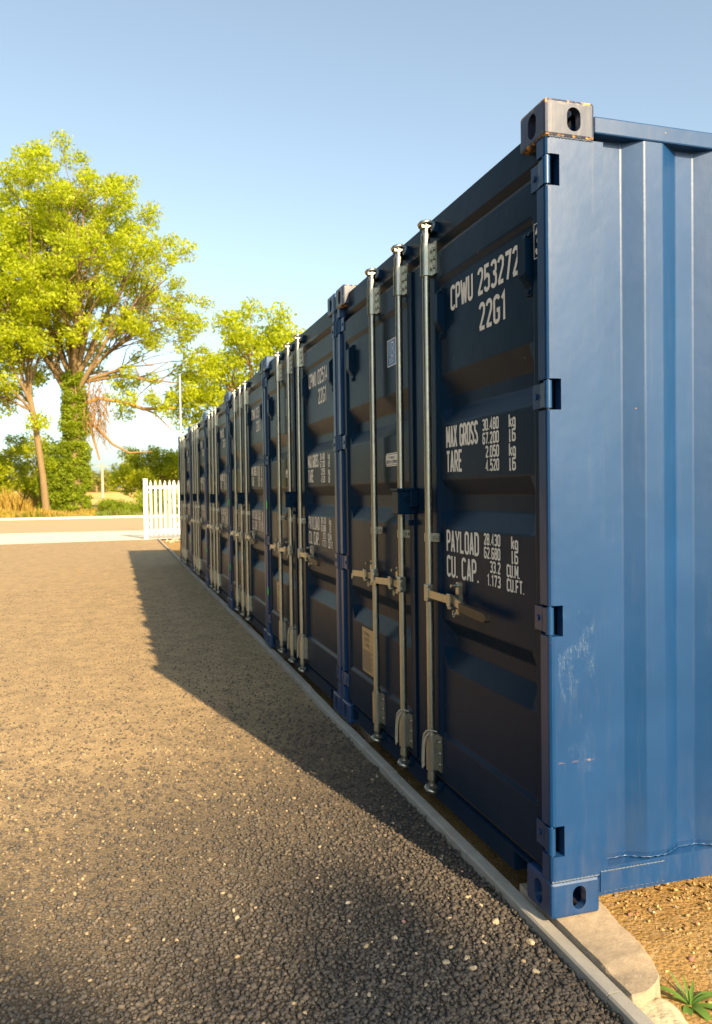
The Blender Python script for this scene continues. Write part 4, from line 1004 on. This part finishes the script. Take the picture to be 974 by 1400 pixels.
make_tree('round_tree', 'rounded green tree behind the white gate, right of the open field', 'tree', (1.6, 68, .2), 1.6,
    [(-.2, 0, 3.0, 2.7, 2.5, 2.2), (1.6, 0, 3.9, 2.2, 2.3, 1.6), (-1.6, 0, 2.4, 1.4, 2, 1.5), (3.4, 0, 3.4, 2.2, 2, 2.2)], 75, .7, .85, 17000, .24, BUSH, .3, 41, nlimb=7)
bd = [(-10.2, 61, 3.3, 2.0, 'dense dark green bush at the left edge under the leaning ash'), (-7.7, 62, 3.3, 2.3, 'broad bright green bush left of the ivy covered trunk'), (-5.2, 62, 2.8, 1.5, 'low leafy bush directly left of the ivy covered trunk'), (-13.2, 60, 3.4, 2.5, 'bush at the far left, mostly cut off by the frame')]
for i, (x, y, rz, rx, lab) in enumerate(bd):
    make_tree('bush', lab, 'bush', (x, y, .3), .8, [(0, 0, rz*.95, rx*1.1, 1.8, rz), (-.6, 0, rz*.6, rx*1.2, 1.8, rz*.6)], 46, .6, .75, 11000, .22, BUSH, .12, 50+i, nlimb=5)
for i in range(9):
    x = -10+i*2.9; y = 150+random.uniform(-6, 6)
    make_tree('far_tree', ['distant', 'far off'][i % 2]+' rounded hedgerow tree at the edge of the field, number '+str(i) if False else 'distant hedgerow tree across the golden field', 'tree', (x-6, y, 1.8), 1.2,
        [(0, 0, 2.4+random.uniform(-.4, .8), 2.6, 2.2, 2.3)], 22, .8, 1.1, 2600, .42, FARL, .2, 70+i, group='hedgerow trees across the field', nlimb=4)
# low green scrub on verge
cs = []; rd = []
for k in range(90): x = r.uniform(-2.5, 9); cs.append((x, r.uniform(54.5, 60), .35+r.random()*(.5 if x < 0 else 1.0))); rd.append(r.uniform(.35, .7))
tag(leaves(cs, rd, 15000, .16, IVY, 'scrub'), 'low green scrub growing on the verge behind the road', 'scrub', kind='stuff')
def grass(n, x0, x1, y0, y1, h0, h1, mat, name, label, w=.02):
    X = rng.uniform(x0, x1, n); Y = rng.uniform(y0, y1, n); Z = .35*np.clip((Y-53)/12, 0, 1)-.05
    h = rng.uniform(h0, h1, n)*(.6+.4*np.sin(X*1.3)*np.sin(Y*.9+1)); a = rng.uniform(0, 6.28, n); dx = rng.normal(0, .15, n)*h; dy = rng.normal(0, .15, n)*h
    B = np.stack([np.cos(a), np.sin(a), 0*a], 1)*w; P0 = np.stack([X, Y, Z], 1); T = P0+np.stack([dx, dy, h], 1); Mi = P0+np.stack([dx*.3, dy*.3, h*.55], 1)
    V = np.stack([P0-B, P0+B, Mi+B*.8, T, Mi-B*.8], 1); F = np.arange(n)[:, None]*5+np.array([0, 1, 2, 3, 4])[None]
    t = np.repeat(rng.random(n), 5); o = link(name, npmesh(name, V.reshape(-1, 3), F, mat, False, t)); tag(o, label, 'grass', kind='stuff')
grass(13000, -16, -2.6, 52.9, 58, .4, .85, DRY, 'dry_grass', 'orange brown dry grass along the verge at the left', .03)
grass(2600, -12, -5.5, 56, 59, 1.3, 2.3, DRY, 'tall_dry_grass', 'tall dry seed heads standing in front of the dark bushes', .03)
grass(12000, -14, 8, 52.8, 57, .25, .75, GRS, 'green_grass', 'short green grass at the front of the verge', .03)

# unseen foliage belt added at left, cuts sky fill and darkens door reflections
BLOCKER = leafmat('blocker_leaves', (0.03, 0.035, 0.008), (0.08, 0.075, 0.02), (0.06, 0.06, 0.01), .2)
cs = []; rd = []
for k in range(420): y = rng.uniform(-6, 44); cs.append((-17-rng.random()*5+y*-.02, y, rng.random()**.8*16)); rd.append(2.0)
tag(leaves(cs, rd, 34000, 1.1, BLOCKER, 'foliage_blocker'), 'dark belt of trees along the left side of the yard', 'trees', kind='stuff')

# tree behind the photographer whose soft shade falls across the near gravel
make_tree('ash_tree', 'leafy tree behind the viewpoint shading the near gravel', 'tree', (3.2, -25.5, -.1), 8.5,
    [(1.0, 0, 13.3, 1.3, 1.1, 1.6), (.4, 0, 14.1, 1.2, 1, 1.35), (-.9, 0, 12.9, 2.0, 1.3, 2.2), (1.80, 0, 14.6, .60, .7, .95), (.6, 0, 11.2, 1.5, 1, 1.8), (-3.4, 0, 12.2, 2.0, 1.3, 2.2)], 88, .60, .60, 11500, .26, ASH, .3, 91, nlimb=8)
